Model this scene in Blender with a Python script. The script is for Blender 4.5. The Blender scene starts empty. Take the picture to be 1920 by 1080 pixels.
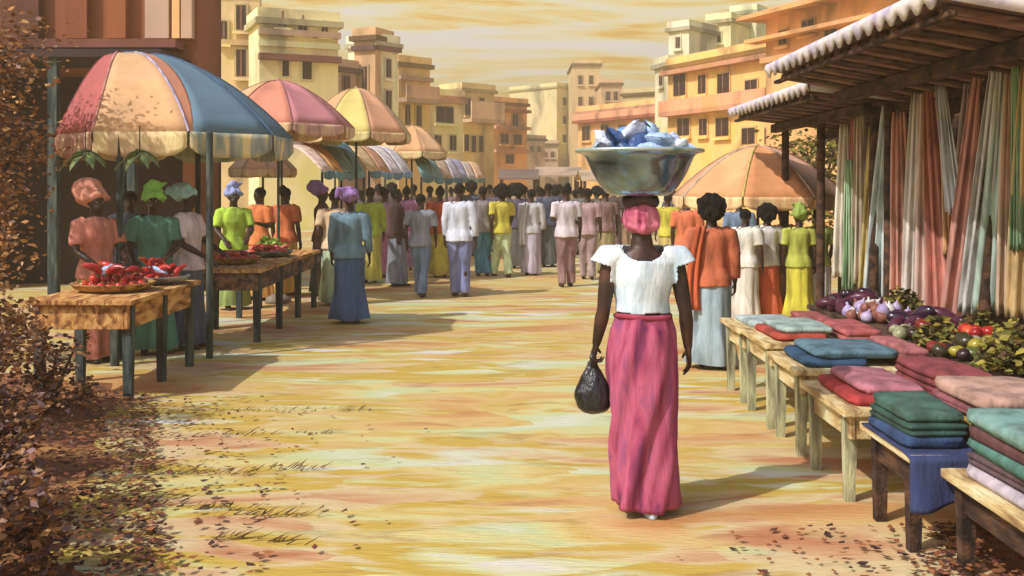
import bpy, math, random
from mathutils import Vector, Matrix, noise
R = math.radians
random.seed(11)
sc = bpy.context.scene
COL = sc.collection

# ------------------------------------------------------------------ camera, sky, sun, exposure
F = 1900.0; HZ = 350.0; CAMZ = 1.75            # focal length (px of a 1920 frame), horizon row, eye height (m)
cd = bpy.data.cameras.new('camera'); cam = bpy.data.objects.new('camera', cd); COL.objects.link(cam)
cam.location = (0, 0, CAMZ); cam.rotation_euler = (R(90), 0, 0)
cd.sensor_width = 36; cd.lens = 36 * F / 1920; cd.shift_y = -(540 - HZ) / 1920
cd.clip_end = 3000; sc.camera = cam

def lin(c):
    return tuple((v / 255 / 12.92) if v / 255 <= .04045 else ((v / 255 + .055) / 1.055) ** 2.4 for v in c[:3]) + (1,)

SUN_EL, SUN_AZ = 45, -127                       # light comes from the left, a little behind the camera
w = bpy.data.worlds.new('World'); sc.world = w; w.use_nodes = True
nt = w.node_tree; nt.nodes.clear(); N = nt.nodes.new; L = nt.links.new
out = N('ShaderNodeOutputWorld')
sky = N('ShaderNodeTexSky'); sky.sky_type = 'NISHITA'; sky.sun_disc = False
sky.sun_elevation = R(SUN_EL); sky.sun_rotation = R(SUN_AZ); sky.dust_density = 3.0
bg_hi = N('ShaderNodeBackground'); bg_hi.inputs['Strength'].default_value = .15; L(sky.outputs[0], bg_hi.inputs[0])
tc = N('ShaderNodeTexCoord')
mp = N('ShaderNodeMapping'); mp.inputs['Scale'].default_value = (4, 4, 40); mp.inputs['Rotation'].default_value = (0, R(1.2), 0)
L(tc.outputs['Generated'], mp.inputs[0])
nz = N('ShaderNodeTexNoise'); nz.inputs['Scale'].default_value = 1.0; nz.inputs['Detail'].default_value = 5
nz.inputs['Roughness'].default_value = .62; nz.inputs['Distortion'].default_value = .7
L(mp.outputs[0], nz.inputs['Vector'])
rp = N('ShaderNodeValToRGB'); cr = rp.color_ramp
while len(cr.elements) < 6: cr.elements.new(.5)
for e, (p, c) in zip(cr.elements, [(.33, (228, 168, 84)), (.40, (238, 192, 106)), (.455, (243, 213, 146)), (.50, (240, 224, 174)), (.55, (240, 230, 196)), (.62, (234, 230, 222))]):
    e.position = p; e.color = lin(c)
vor = N('ShaderNodeTexVoronoi'); vor.inputs['Scale'].default_value = 2.6; vor.feature = 'SMOOTH_F1'; vor.inputs['Smoothness'].default_value = .25
wv = N('ShaderNodeVectorMath'); wv.operation = 'MULTIPLY_ADD'; wv.inputs[1].default_value = (.5, .5, .5); L(nz.outputs['Color'], wv.inputs[0]); L(mp.outputs[0], wv.inputs[2]); L(wv.outputs[0], vor.inputs['Vector'])
vs_ = N('ShaderNodeSeparateColor'); L(vor.outputs['Color'], vs_.inputs[0])
vr = N('ShaderNodeMapRange'); vr.inputs['To Min'].default_value = -.07; vr.inputs['To Max'].default_value = .07; L(vs_.outputs[0], vr.inputs[0])
va_ = N('ShaderNodeMath'); va_.operation = 'ADD'; L(nz.outputs[0], va_.inputs[0]); L(vr.outputs[0], va_.inputs[1]); L(va_.outputs[0], rp.inputs[0])
bg_lo = N('ShaderNodeBackground'); bg_lo.inputs['Strength'].default_value = 1.0; L(rp.outputs[0], bg_lo.inputs[0])
sx = N('ShaderNodeSeparateXYZ'); L(tc.outputs['Generated'], sx.inputs[0])
mr = N('ShaderNodeMapRange'); mr.inputs['From Min'].default_value = .19; mr.inputs['From Max'].default_value = .42
L(sx.outputs['Z'], mr.inputs['Value'])
mx = N('ShaderNodeMixShader'); L(mr.outputs[0], mx.inputs[0]); L(bg_lo.outputs[0], mx.inputs[1]); L(bg_hi.outputs[0], mx.inputs[2])
L(mx.outputs[0], out.inputs[0])

sd = bpy.data.lights.new('sun', 'SUN'); sd.energy = 3.4; sd.angle = R(.6); sd.color = (1, .975, .945)
sun = bpy.data.objects.new('sun', sd); COL.objects.link(sun)
az = R(SUN_AZ)
to_sun = Vector((math.sin(az) * math.cos(R(SUN_EL)), math.cos(az) * math.cos(R(SUN_EL)), math.sin(R(SUN_EL))))
sun.rotation_euler = to_sun.to_track_quat('Z', 'Y').to_euler(); sun.location = (-10, -6, 14)
vs = sc.view_settings; vs.view_transform = 'Standard'; vs.look = 'None'; vs.exposure = .18; vs.gamma = 1

# ------------------------------------------------------------------ helpers
def P(px, py, d):                                # world point seen at a photo position, d metres away
    return Vector(((px - 960) / F * d, d, CAMZ - (py - HZ) / F * d))
def G(px, py, z=0.0):                            # the point of height z seen at a photo position
    d = (CAMZ - z) * F / (py - HZ)
    return Vector(((px - 960) / F * d, d, z))

MATS = {}
def mat(name, cols, rough=.85, scale=5, stretch=(1, 1, 1), bump=.25, metal=0, island=False, detail=4, trans=0, coord='Object', spread=.28, spec=.3):
    """brush-worked surface: a stretched noise picks between the given sRGB colours, a finer one gives relief"""
    if name in MATS: return MATS[name]
    m = bpy.data.materials.new(name); m.use_nodes = True; t = m.node_tree
    b = t.nodes['Principled BSDF']; b.inputs['Roughness'].default_value = rough; b.inputs['Metallic'].default_value = metal
    b.inputs['Specular IOR Level'].default_value = spec
    if trans: b.inputs['Transmission Weight'].default_value = trans
    tcn = t.nodes.new('ShaderNodeTexCoord'); mpn = t.nodes.new('ShaderNodeMapping')
    if coord == 'World':
        gg = t.nodes.new('ShaderNodeNewGeometry'); t.links.new(gg.outputs['Position'], mpn.inputs[0])
    else:
        t.links.new(tcn.outputs[coord], mpn.inputs[0])
    mpn.inputs['Scale'].default_value = stretch
    r = t.nodes.new('ShaderNodeValToRGB'); n = len(cols)
    while len(r.color_ramp.elements) < n: r.color_ramp.elements.new(.5)
    if n == 1: r.color_ramp.elements.remove(r.color_ramp.elements[1])
    for i, c in enumerate(cols):
        p = .5 if n == 1 else (i / (n - 1) if island else .5 - spread / 2 + spread * i / (n - 1))
        r.color_ramp.elements[i].position = p; r.color_ramp.elements[i].color = lin(c)
    n1 = t.nodes.new('ShaderNodeTexNoise'); n1.inputs['Scale'].default_value = scale; n1.inputs['Detail'].default_value = detail
    n1.inputs['Distortion'].default_value = .5
    t.links.new(mpn.outputs[0], n1.inputs['Vector'])
    if island:
        g = t.nodes.new('ShaderNodeNewGeometry'); t.links.new(g.outputs['Random Per Island'], r.inputs[0])
    else:
        t.links.new(n1.outputs[0], r.inputs[0])
    t.links.new(r.outputs[0], b.inputs['Base Color'])
    if bump:
        n2 = t.nodes.new('ShaderNodeTexNoise'); n2.inputs['Scale'].default_value = scale * 6; n2.inputs['Detail'].default_value = 3
        t.links.new(mpn.outputs[0], n2.inputs['Vector'])
        bp = t.nodes.new('ShaderNodeBump'); bp.inputs['Strength'].default_value = bump; bp.inputs['Distance'].default_value = .02
        t.links.new(n2.outputs[0], bp.inputs['Height']); t.links.new(bp.outputs[0], b.inputs['Normal'])
    MATS[name] = m
    return m

def vary(c, k):                                  # a lighter or darker brother of a paint colour
    return tuple(max(0, min(255, v * k)) for v in c)
def cloth(c, c2=None):
    mute = lambda q: tuple(int(.80 * v + .20 * (.45 * sum(q) / 3 + .55 * g)) for v, g in zip(q, (168, 146, 118)))
    c = mute(c); c2 = mute(c2) if c2 else vary(c, 1.12)
    return mat('cloth_%d_%d_%d_%d' % (*c, c2[0]), [vary(c, .82), c, c2], rough=.92, scale=4, stretch=(2, 2, .5), bump=.35, spread=.3)

def canopy(c):
    c = tuple(int(.84 * v + .16 * g) for v, g in zip(c, (196, 176, 150)))
    return mat('canopy_%d_%d_%d' % tuple(c), [vary(c, .86), vary(c, .95), vary(c, 1.06)], rough=.9, scale=1.7, stretch=(1, 1, 1.6), bump=.2, spread=.5)

class MB:
    def __init__(s): s.v = []; s.f = []
    def quadgrid(s, rows, closed=False, cap0=False, cap1=False):
        b = len(s.v); n = len(rows[0])
        for r in rows: s.v += [tuple(p) for p in r]
        for i in range(len(rows) - 1):
            for j in range(n if closed else n - 1):
                k = (j + 1) % n
                s.f.append((b + i * n + j, b + i * n + k, b + (i + 1) * n + k, b + (i + 1) * n + j))
        if cap0: s.f.append(tuple(b + j for j in reversed(range(n))))
        if cap1: s.f.append(tuple(b + (len(rows) - 1) * n + j for j in range(n)))
        return s
    def box(s, c, size, rot=None, bev=0.0):
        c = Vector(c); hx, hy, hz = size[0] / 2, size[1] / 2, size[2] / 2; M = rot or Matrix.Identity(3)
        def ring(z, i): return [c + M @ Vector(p) for p in ((-hx + i, -hy, z), (hx - i, -hy, z), (hx, -hy + i, z), (hx, hy - i, z), (hx - i, hy, z), (-hx + i, hy, z), (-hx, hy - i, z), (-hx, -hy + i, z))]
        def rin(z, i): return [c + M @ Vector(p) for p in ((-hx + i, -hy + i * .4, z), (hx - i, -hy + i * .4, z), (hx - i * .4, -hy + i, z), (hx - i * .4, hy - i, z), (hx - i, hy - i * .4, z), (-hx + i, hy - i * .4, z), (-hx + i * .4, hy - i, z), (-hx + i * .4, -hy + i, z))]
        if bev:
            return s.quadgrid([rin(-hz, bev), ring(-hz + bev, bev), ring(hz - bev, bev), rin(hz, bev)], True, True, True)
        r0 = [c + M @ Vector(p) for p in ((-hx, -hy, -hz), (hx, -hy, -hz), (hx, hy, -hz), (-hx, hy, -hz))]
        r1 = [c + M @ Vector(p) for p in ((-hx, -hy, hz), (hx, -hy, hz), (hx, hy, hz), (-hx, hy, hz))]
        return s.quadgrid([r0, r1], True, True, True)
    def tube(s, pts, rad, n=10, ry=None, up=None, round_ends=True):
        pts = [Vector(p) for p in pts]
        if not isinstance(rad, (list, tuple)): rad = [rad] * len(pts)
        ry = ry or rad
        if round_ends:
            a = (pts[0] - pts[1]).normalized(); b = (pts[-1] - pts[-2]).normalized()
            pts = [pts[0] + a * rad[0] * .8, pts[0] + a * rad[0] * .45] + pts + [pts[-1] + b * rad[-1] * .45, pts[-1] + b * rad[-1] * .8]
            rad = [rad[0] * .45, rad[0] * .85] + list(rad) + [rad[-1] * .85, rad[-1] * .45]
            ry = [ry[0] * .45, ry[0] * .85] + list(ry) + [ry[-1] * .85, ry[-1] * .45]
        rows = []; side = None
        for i, p in enumerate(pts):
            t = (pts[min(i + 1, len(pts) - 1)] - pts[max(i - 1, 0)]).normalized()
            if side is None:
                u = Vector(up) if up else (Vector((0, 0, 1)) if abs(t.z) < .9 else Vector((1, 0, 0)))
                side = t.cross(u).normalized()
            side = (side - t * side.dot(t)).normalized(); up2 = side.cross(t)
            rows.append([p + side * math.cos(a) * rad[i] + up2 * math.sin(a) * ry[i] for a in [2 * math.pi * k / n for k in range(n)]])
        return s.quadgrid(rows, True, True, True)
    def rings(s, rs, n=20, cap0=True, cap1=True):    # horizontal ellipses: (cx, cy, z, rx, ry)
        return s.quadgrid([[(x + rx * math.cos(2 * math.pi * k / n), y + ry * math.sin(2 * math.pi * k / n), z) for k in range(n)] for x, y, z, rx, ry in rs], True, cap0, cap1)
    def ball(s, c, r, n=12, m=8, M=None):
        c = Vector(c); M = M or Matrix.Identity(3)
        if not isinstance(r, (tuple, list)): r = (r, r, r)
        rows = []
        for i in range(m + 1):
            a = math.pi * (.06 + .88 * i / m) - math.pi / 2
            rows.append([c + M @ Vector((r[0] * math.cos(a) * math.cos(t), r[1] * math.cos(a) * math.sin(t), r[2] * math.sin(a))) for t in [2 * math.pi * k / n for k in range(n)]])
        return s.quadgrid(rows, True, True, True)
    def mesh(s, name, smooth=True):
        me = bpy.data.meshes.new(name); me.from_pydata([tuple(v) for v in s.v], [], s.f); me.update()
        if smooth: me.polygons.foreach_set('use_smooth', [True] * len(me.polygons))
        return me
    def build(s, name, m, parent=None, smooth=False, thick=0):
        return add(name, s.mesh(name, smooth), m, parent, thick)

def add(name, me, m=None, parent=None, thick=0):
    o = bpy.data.objects.new(name, me); COL.objects.link(o)
    if m is not None:
        if not me.materials: me.materials.append(m)
        if me.materials[0] != m:
            o.material_slots[0].link = 'OBJECT'; o.material_slots[0].material = m
    if parent is not None: o.parent = parent
    if thick:
        md = o.modifiers.new('thickness', 'SOLIDIFY'); md.thickness = thick; md.offset = 0
    return o
def tag(o, label=None, cat=None, group=None, kind=None):
    for k, v in (('label', label), ('category', cat), ('group', group), ('kind', kind)):
        if v: o[k] = v
    return o
def thing(name, loc, label, cat, group=None, rz=0):
    o = bpy.data.objects.new(name, None); COL.objects.link(o); o.location = loc; o.rotation_euler = (0, 0, rz); o.empty_display_size = .1
    return tag(o, label, cat, group)
def remesh(mb, name, voxel, smooth=4, cut=None, wr=0, wf=8):
    me = mb.mesh(name); o = bpy.data.objects.new('temporary', me); COL.objects.link(o)
    md = o.modifiers.new('r', 'REMESH'); md.mode = 'VOXEL'; md.voxel_size = voxel; md.use_smooth_shade = True
    if smooth:
        ms = o.modifiers.new('s', 'SMOOTH'); ms.iterations = smooth; ms.factor = .5
    dg = bpy.context.evaluated_depsgraph_get(); dg.update()
    res = bpy.data.meshes.new_from_object(o.evaluated_get(dg)); res.name = name
    bpy.data.objects.remove(o); bpy.data.meshes.remove(me)
    if wr:
        nv = len(res.vertices); co = [0.0] * (3 * nv); no = [0.0] * (3 * nv)
        res.vertices.foreach_get('co', co); res.vertices.foreach_get('normal', no)
        for i in range(nv):
            p = Vector(co[3 * i:3 * i + 3]); k = noise.noise(Vector((p.x * wf, p.y * wf, p.z * wf * .45))) * wr
            for j in range(3): co[3 * i + j] += no[3 * i + j] * k
        res.vertices.foreach_set('co', co); res.update()
    if cut:
        import bmesh
        bm = bmesh.new(); bm.from_mesh(res)
        bmesh.ops.delete(bm, geom=[v for v in bm.verts if cut(v.co)], context='VERTS')
        bm.to_mesh(res); bm.free()
    res.polygons.foreach_set('use_smooth', [True] * len(res.polygons))
    return res

# ------------------------------------------------------------------ shared materials
WOOD = mat('wood_tan', [(120, 76, 44), (188, 132, 76), (222, 178, 112)], scale=4, stretch=(5, .8, 3), bump=.4)
WOODY = mat('wood_pale', [(150, 118, 80), (205, 180, 128), (218, 208, 168)], scale=4, stretch=(3, .8, 3), bump=.4)
WOODLEG = mat('wood_leg', [(96, 92, 74), (150, 150, 118), (190, 190, 150)], scale=5, stretch=(3, 3, .6), bump=.4)
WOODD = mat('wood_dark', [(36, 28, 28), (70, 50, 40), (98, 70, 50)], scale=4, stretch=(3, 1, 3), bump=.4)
POLEM = mat('pole_slate', [(36, 44, 48), (58, 70, 72), (84, 94, 88)], scale=5, stretch=(3, 3, .5), bump=.3)
SKIN = mat('skin', [(34, 20, 17), (56, 34, 26), (78, 48, 36)], rough=.5, scale=6, bump=.08, spec=.45)
HAIR = mat('hair', [(12, 9, 10), (28, 20, 20)], rough=.8, scale=40, bump=.8)
EYEW = mat('eye_white', [(128, 114, 104)], rough=.3, bump=0)
DARK = mat('opening_dark', [(44, 26, 30), (66, 38, 38)], rough=.6, scale=3, bump=0)

# ------------------------------------------------------------------ the ground
def ground_material():
    m = bpy.data.materials.new('sandy_street'); m.use_nodes = True; t = m.node_tree
    b = t.nodes['Principled BSDF']; b.inputs['Roughness'].default_value = .95; b.inputs['Specular IOR Level'].default_value = .15
    g = t.nodes.new('ShaderNodeNewGeometry')
    def nz(sc_, rot, det, dist, off):
        mp = t.nodes.new('ShaderNodeMapping'); mp.inputs['Scale'].default_value = sc_; mp.inputs['Rotation'].default_value = (0, 0, R(rot)); mp.inputs['Location'].default_value = off
        n = t.nodes.new('ShaderNodeTexNoise'); n.inputs['Scale'].default_value = 1; n.inputs['Detail'].default_value = det; n.inputs['Distortion'].default_value = dist
        n.inputs['Roughness'].default_value = .6
        t.links.new(g.outputs['Position'], mp.inputs[0]); t.links.new(mp.outputs[0], n.inputs['Vector']); return n
    def dabs(sc_, rot, n, amt):                # noise value broken into stroke-like patches
        mp = t.nodes.new('ShaderNodeMapping'); mp.inputs['Scale'].default_value = sc_; mp.inputs['Rotation'].default_value = (0, 0, R(rot))
        wn = t.nodes.new('ShaderNodeTexNoise'); wn.inputs['Scale'].default_value = 2.2; wn.inputs['Detail'].default_value = 4
        va = t.nodes.new('ShaderNodeVectorMath'); va.operation = 'MULTIPLY_ADD'; va.inputs[1].default_value = (.5, .16, 0)
        t.links.new(g.outputs['Position'], wn.inputs['Vector']); t.links.new(wn.outputs['Color'], va.inputs[0]); t.links.new(g.outputs['Position'], va.inputs[2])
        t.links.new(va.outputs[0], mp.inputs[0])
        vo = t.nodes.new('ShaderNodeTexVoronoi'); vo.feature = 'F1'; vo.inputs['Scale'].default_value = 1; vo.voronoi_dimensions = '2D'
        t.links.new(mp.outputs[0], vo.inputs['Vector'])
        sp = t.nodes.new('ShaderNodeSeparateColor'); t.links.new(vo.outputs['Color'], sp.inputs[0])
        m1 = t.nodes.new('ShaderNodeMapRange'); m1.inputs['To Min'].default_value = -amt; m1.inputs['To Max'].default_value = amt; t.links.new(sp.outputs[0], m1.inputs[0])
        ad = t.nodes.new('ShaderNodeMath'); ad.operation = 'ADD'; t.links.new(n.outputs[0], ad.inputs[0]); t.links.new(m1.outputs[0], ad.inputs[1]); return ad
    def ramp(n, stops, const=False):
        r = t.nodes.new('ShaderNodeValToRGB')
        while len(r.color_ramp.elements) < len(stops): r.color_ramp.elements.new(.5)
        for e, (p, c) in zip(r.color_ramp.elements, stops): e.position = p; e.color = lin(c)
        t.links.new(n.outputs[0], r.inputs[0]); return r
    def mix(f, a, c):
        x = t.nodes.new('ShaderNodeMix'); x.data_type = 'RGBA'
        t.links.new(f, x.inputs[0]); t.links.new(a, x.inputs[6]); t.links.new(c, x.inputs[7]); return x.outputs[2]
    big = dabs((.75, 2.6, 1), 5, nz((.3, .8, 1), 4, 3, .5, (3, 1, 0)), .075)
    r1 = ramp(big, [(.33, (182, 130, 82)), (.40, (200, 156, 102)), (.45, (204, 174, 116)), (.495, (196, 166, 96)), (.53, (204, 188, 128)), (.58, (188, 194, 142)), (.66, (202, 202, 178))])
    sm = dabs((1.1, 4.4, 1), -4, nz((.5, 1.6, 1), -3, 3, .6, (11, 7, 0)), .085)
    r2 = ramp(sm, [(.33, (182, 126, 90)), (.42, (200, 164, 122)), (.48, (202, 182, 138)), (.52, (192, 160, 80)), (.58, (188, 158, 70)), (.64, (200, 198, 148)), (.70, (206, 200, 192))])
    msk = dabs((.6, 2.2, 1), 3, nz((.35, 1.0, 1), 2, 2, .6, (31, 5, 0)), .06)
    rm = ramp(msk, [(.47, (0, 0, 0)), (.53, (255, 255, 255))])
    c = mix(rm.outputs[0], r1.outputs[0], r2.outputs[0])
    # footmarks and damp dabs
    dab = nz((1.6, 6, 1), 14, 4, .8, (5, 5, 0)); rd = ramp(dab, [(.57, (0, 0, 0)), (.68, (170, 170, 170))])
    dk = t.nodes.new('ShaderNodeRGB'); dk.outputs[0].default_value = lin((140, 92, 58))
    c = mix(rd.outputs[0], c, dk.outputs[0])
    t.links.new(c, b.inputs['Base Color'])
    fine = nz((9, 40, 1), 3, 4, .3, (0, 0, 0)); bp = t.nodes.new('ShaderNodeBump'); bp.inputs['Strength'].default_value = .5; bp.inputs['Distance'].default_value = .03
    t.links.new(fine.outputs[0], bp.inputs['Height']); t.links.new(bp.outputs[0], b.inputs['Normal'])
    return m
xs = [-900, -300, -80, -30] + [-20 + i * .5 for i in range(81)] + [30, 80, 300, 900]
ys = [-200, -60, -20] + [-6 + i * .5 for i in range(93)] + [50, 70, 120, 300, 900, 1800]
rows = [[(x, y, .012 * noise.noise(Vector((x * .9, y * 1.6, 0))) if abs(x) < 19 and -5 < y < 40 else 0) for x in xs] for y in ys]
tag(MB().quadgrid(rows).build('ground', ground_material(), smooth=True), kind='structure')

SOIL = mat('verge_soil', [(70, 44, 38), (122, 76, 50), (158, 104, 62), (184, 136, 82)], scale=2.2, bump=.9, coord='World', spread=.4, detail=7)
def verge(name, inner, y0, y1, outer):           # irregular bank of brown soil and litter
    rows = []; n = 46
    for i in range(n):
        y = y0 + (y1 - y0) * i / (n - 1); xi = inner(y) + .28 * noise.noise(Vector((y * 1.3, 3, 1))) + .12 * noise.noise(Vector((y * 4, 7, 2)))
        row = []
        for j in range(14):
            f = j / 13; x = xi + (outer - xi) * f
            h = -.03 + .16 * min(1, f * 3) + (.09 * noise.noise(Vector((x * 2.4, y * 2.4, 5))) + .04 * noise.noise(Vector((x * 7, y * 7, 1)))) * min(1, f * 4)
            row.append((x, y, h))
        rows.append(row)
    tag(MB().quadgrid(rows).build(name, SOIL, smooth=True), kind='structure')
verge('left_verge', lambda y: -1.35 - .36 * max(0, y - 3.9), 2.5, 9.0, -8.0)
verge('right_verge', lambda y: 1.38 + .55 * max(0, y - 3.8), 2.6, 5.6, 6.0)

def leaf_mass(name, pts, size, m, parent=None, flat=False, kind=None):
    mb = MB()
    for p in pts:
        s = size * random.uniform(.6, 1.35); a = random.uniform(0, 6.28)
        t = Vector((math.cos(a), math.sin(a), random.uniform(-.5, .7) if not flat else random.uniform(-.1, .2))).normalized()
        u = t.cross(Vector((random.uniform(-1, 1), random.uniform(-1, 1), random.uniform(-.2, 1)) if not flat else (random.uniform(-.3, .3), random.uniform(-.3, .3), 1))).normalized()
        nn = t.cross(u); b = len(mb.v); p = Vector(p)
        mb.v += [p - t * s * .5, p + u * s * .3 + nn * s * .06, p + t * s * .55, p - u * s * .3 + nn * s * .06]
        mb.f.append((b, b + 1, b + 2, b + 3))
    o = mb.build(name, m, parent)
    if kind: o['kind'] = kind
    return o
RUST = mat('leaf_russet', [(44, 28, 32), (76, 42, 38), (110, 66, 46), (150, 98, 58), (84, 52, 56), (176, 132, 80), (134, 106, 106), (60, 36, 40)], island=True, rough=.8, bump=0)
OCHRE = mat('leaf_ochre', [(104, 64, 44), (150, 96, 54), (190, 138, 78), (86, 52, 46), (150, 118, 106), (206, 158, 92), (124, 74, 56)], island=True, rough=.8, bump=0)
OLIVE = mat('leaf_olive', [(40, 38, 24), (74, 74, 34), (118, 114, 46), (160, 144, 62), (60, 50, 34), (92, 60, 42)], island=True, rough=.8, bump=0)
LITTER = mat('leaf_litter', [(40, 28, 30), (80, 48, 38), (130, 76, 44), (160, 104, 60), (110, 56, 44), (66, 44, 46)], island=True, rough=.9, bump=0)
BARK = mat('bark', [(50, 34, 30), (84, 56, 42), (110, 78, 56)], scale=8, stretch=(2, 2, .5), bump=.8)

def plant(name, base, h, rx, ry, nleaf, size, m, label, cat, stems=5, low=.15, group=None, tree=False):
    t = thing(name, base, label, cat, group)
    clumps = []
    for i in range(stems * 3):
        a = random.uniform(0, 6.28); rr = math.sqrt(random.random())
        clumps.append((Vector((rx * rr * math.cos(a), ry * rr * math.sin(a), h * random.uniform(low, .95))), random.uniform(.16, .34) * (rx + ry + h * .4) / 2))
    wood = MB()
    if tree:
        wood.tube([(0, 0, -.05), (.05, 0, h * .25), (-.04, .03, h * .5), (0, 0, h * .72)], [.13, .10, .08, .05], 8)
        wood.build('trunk', BARK, t, True)
        for c, r in clumps[:stems * 2]:
            z = h * random.uniform(.3, .6); MB().tube([(0, 0, z), c * .5 + Vector((0, 0, z * .5)), c], [.05, .03, .012], 6).build('branch', BARK, t, True)
    else:
        for c, r in clumps[:stems]:
            MB().tube([(c.x * .15, c.y * .15, -.03), c * .5, c], [.022, .014, .006], 6).build('branch', BARK, t, True)
    pts = []
    for i in range(nleaf):
        c, r = random.choice(clumps)
        v = Vector((random.gauss(0, 1), random.gauss(0, 1), random.gauss(0, .8))) * r * .55
        p = c + v; p.z = max(.02, p.z); pts.append(p)
    leaf_mass('crown' if tree else 'foliage', pts, size, m, t)
    return t

# ------------------------------------------------------------------ buildings
def wallm(c, k=1.0):
    c = vary(tuple(.64 * v + .36 * q for v, q in zip(c, (236, 220, 180))) if sum(c) > 300 else c, k)
    return mat('plaster_%d_%d_%d' % tuple(int(v) for v in c), [vary(c, .78), c, vary(c, 1.1), (min(255, c[0] * 1.02), min(255, c[1] * 1.06), c[2] * .9)], scale=.55, stretch=(1, 1, .5), bump=.25, coord='World', spread=.34)
FRAME = mat('window_frame', [(120, 84, 66), (150, 108, 80)], bump=0)
def building(name, label, pa, da, pb, db, ytop, col, wins=(), bands=(), depth=6, cap=True, ref='a', side=None, roofs=None, cat='building', slab=None, capcol=None):
    """a block whose street face runs from photo column pa (da m away) to pb (db m away); its top shows at row ytop at end `ref`"""
    A = Vector(((pa - 960) / F * da, da, 0)); B = Vector(((pb - 960) / F * db, db, 0))
    dr = da if ref == 'a' else db
    H = CAMZ + (HZ - ytop) / F * dr
    ux = (B - A).normalized(); ln = (B - A).length; bk = Vector((-ux.y, ux.x, 0))
    if bk.y < 0: bk = -bk
    t = thing(name, A, label, cat)
    Mx = Matrix((ux, bk, Vector((0, 0, 1)))).transposed()          # local x along the face, y into the block
    def bx(n, x0, x1, y0, y1, z0, z1, m, par=None):
        return MB().box(Mx @ Vector(((x0 + x1) / 2, (y0 + y1) / 2, (z0 + z1) / 2)), (x1 - x0, y1 - y0, z1 - z0), Mx).build(n, m, par or t)
    wm = wallm(col)
    bx('wall', 0, ln, 0, depth, -.3, H, wm)
    if cap:
        cm = wallm(capcol or vary(col, .62))
        bx('cornice', -.18, ln + .18, -.22, depth + .1, H - .42, H - .18, cm); bx('parapet', -.08, ln + .08, -.1, depth + .05, H - .18, H + .22, wallm(vary(col, 1.08)))
    def s_of(px):
        k = (px - 960) / F      # X = k*Y
        dx, dy = B.x - A.x, B.y - A.y
        return (k * A.y - A.x) / (dx - k * dy) * ln
    for wv in wins:
        px, py, wpx, hpx = wv[:4]; kind = wv[4] if len(wv) > 4 else 'window'
        x = s_of(px); Y = A.y + ux.y * x; wd = max(.25, abs(s_of(px + wpx / 2) - s_of(px - wpx / 2))); hh = hpx / F * Y
        z = CAMZ + (HZ - py) / F * Y
        fr = bx(kind, x - wd / 2 - .09, x + wd / 2 + .09, -.07, .02, z - hh / 2 - .09, z + hh / 2 + .09, wallm(vary(col, .8)))
        bx('pane', x - wd / 2, x + wd / 2, -.085, -.03, z - hh / 2, z + hh / 2, DARK, fr)
        if kind == 'window': 
            bx('mullion', x - .035, x + .035, -.11, -.086, z - hh / 2, z + hh / 2, FRAME, fr); bx('sill', x - wd / 2 - .16, x + wd / 2 + .16, -.22, -.071, z - hh / 2 - .2, z - hh / 2 - .09, wallm(vary(col, 1.12)), fr)
    for px, py, proj, hgt, c in bands:                              # ledges, balconies: row at column px
        Y = A.y + ux.y * s_of(px); z = CAMZ + (HZ - py) / F * Y
        led = bx('balcony' if proj > .5 else 'ledge', -.05, ln + .05, -proj, -.001, z - .12, z + .12, wallm(c))
        if proj > .5: bx('railing', -.05, ln + .05, -proj, -proj + .08, z + .121, z + .121 + hgt, wallm(vary(c, 1.35)), led)
    if side:                                                         # windows in the end face towards the camera
        for px, py, wpx, hpx in side:
            k = (px - 960) / F
            # end face at x=0 runs along bk from A
            v = (k * A.y - A.x) / (bk.x - k * bk.y)
            Y = A.y + bk.y * v; z = CAMZ + (HZ - py) / F * Y; wd = wpx / F * Y; hh = hpx / F * Y
            fr = bx('window', -.07, .02, v - wd / 2 - .1, v + wd / 2 + .1, z - hh / 2 - .1, z + hh / 2 + .1, wallm(vary(col, .75)))
            bx('pane', -.09, -.03, v - wd / 2, v + wd / 2, z - hh / 2, z + hh / 2, DARK, fr)
    return t, bx, H, ln

CREAM = (226, 212, 160); TAN = (196, 160, 112); OCH = (222, 168, 84); ORG = (218, 146, 74); BRN = (150, 92, 60); GRY = (150, 132, 120); GRN = (206, 214, 170)
# left row, near to far
building('apartment_block', 'tall cream apartment block with two rows of dark windows, left of the street', 486, 40, 634, 41.3, 34, CREAM,
         wins=[(529, 35, 17, 28), (567, 45, 17, 32), (535, 125, 12, 36, 'door'), (575, 130, 17, 38, 'door'), (608, 52, 8, 26), (520, 200, 14, 30), (575, 205, 14, 30)],
         bands=[(560, 64, .3, .3, (140, 104, 92)), (560, 110, .4, .3, (120, 76, 66)), (560, 84, .12, .3, (214, 220, 176))], ref='b', depth=2.4)
building('apartment_shaded_side', 'plaster side of the cream block, shade put in its tan colour, with arched dark windows behind the big striped parasol', 398, 43, 487, 43.4, -40, (206, 174, 126),
         wins=[(452, 33, 18, 46), (452, 118, 18, 50), (420, 60, 8, 40)], bands=[(440, 80, .15, .2, (170, 130, 90))], depth=2)  # extra block for the cream block's side face; its shade is in the tan
building('plaster_house', 'low mauve-brown house wedged between the cream block and the round-topped tower', 630, 49, 668, 50, 118, (150, 112, 104), wins=[(648, 160, 10, 30), (648, 215, 10, 26)], depth=2)
building('corner_tower', 'slim tower with a pale lit face, dark top band and two oval windows', 704, 50, 746, 51.2, 70, (228, 226, 190),
         wins=[(727, 128, 9, 34), (727, 190, 10, 40), (727, 245, 9, 26)], bands=[(725, 92, .25, .2, (120, 84, 78))], depth=2)
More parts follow.
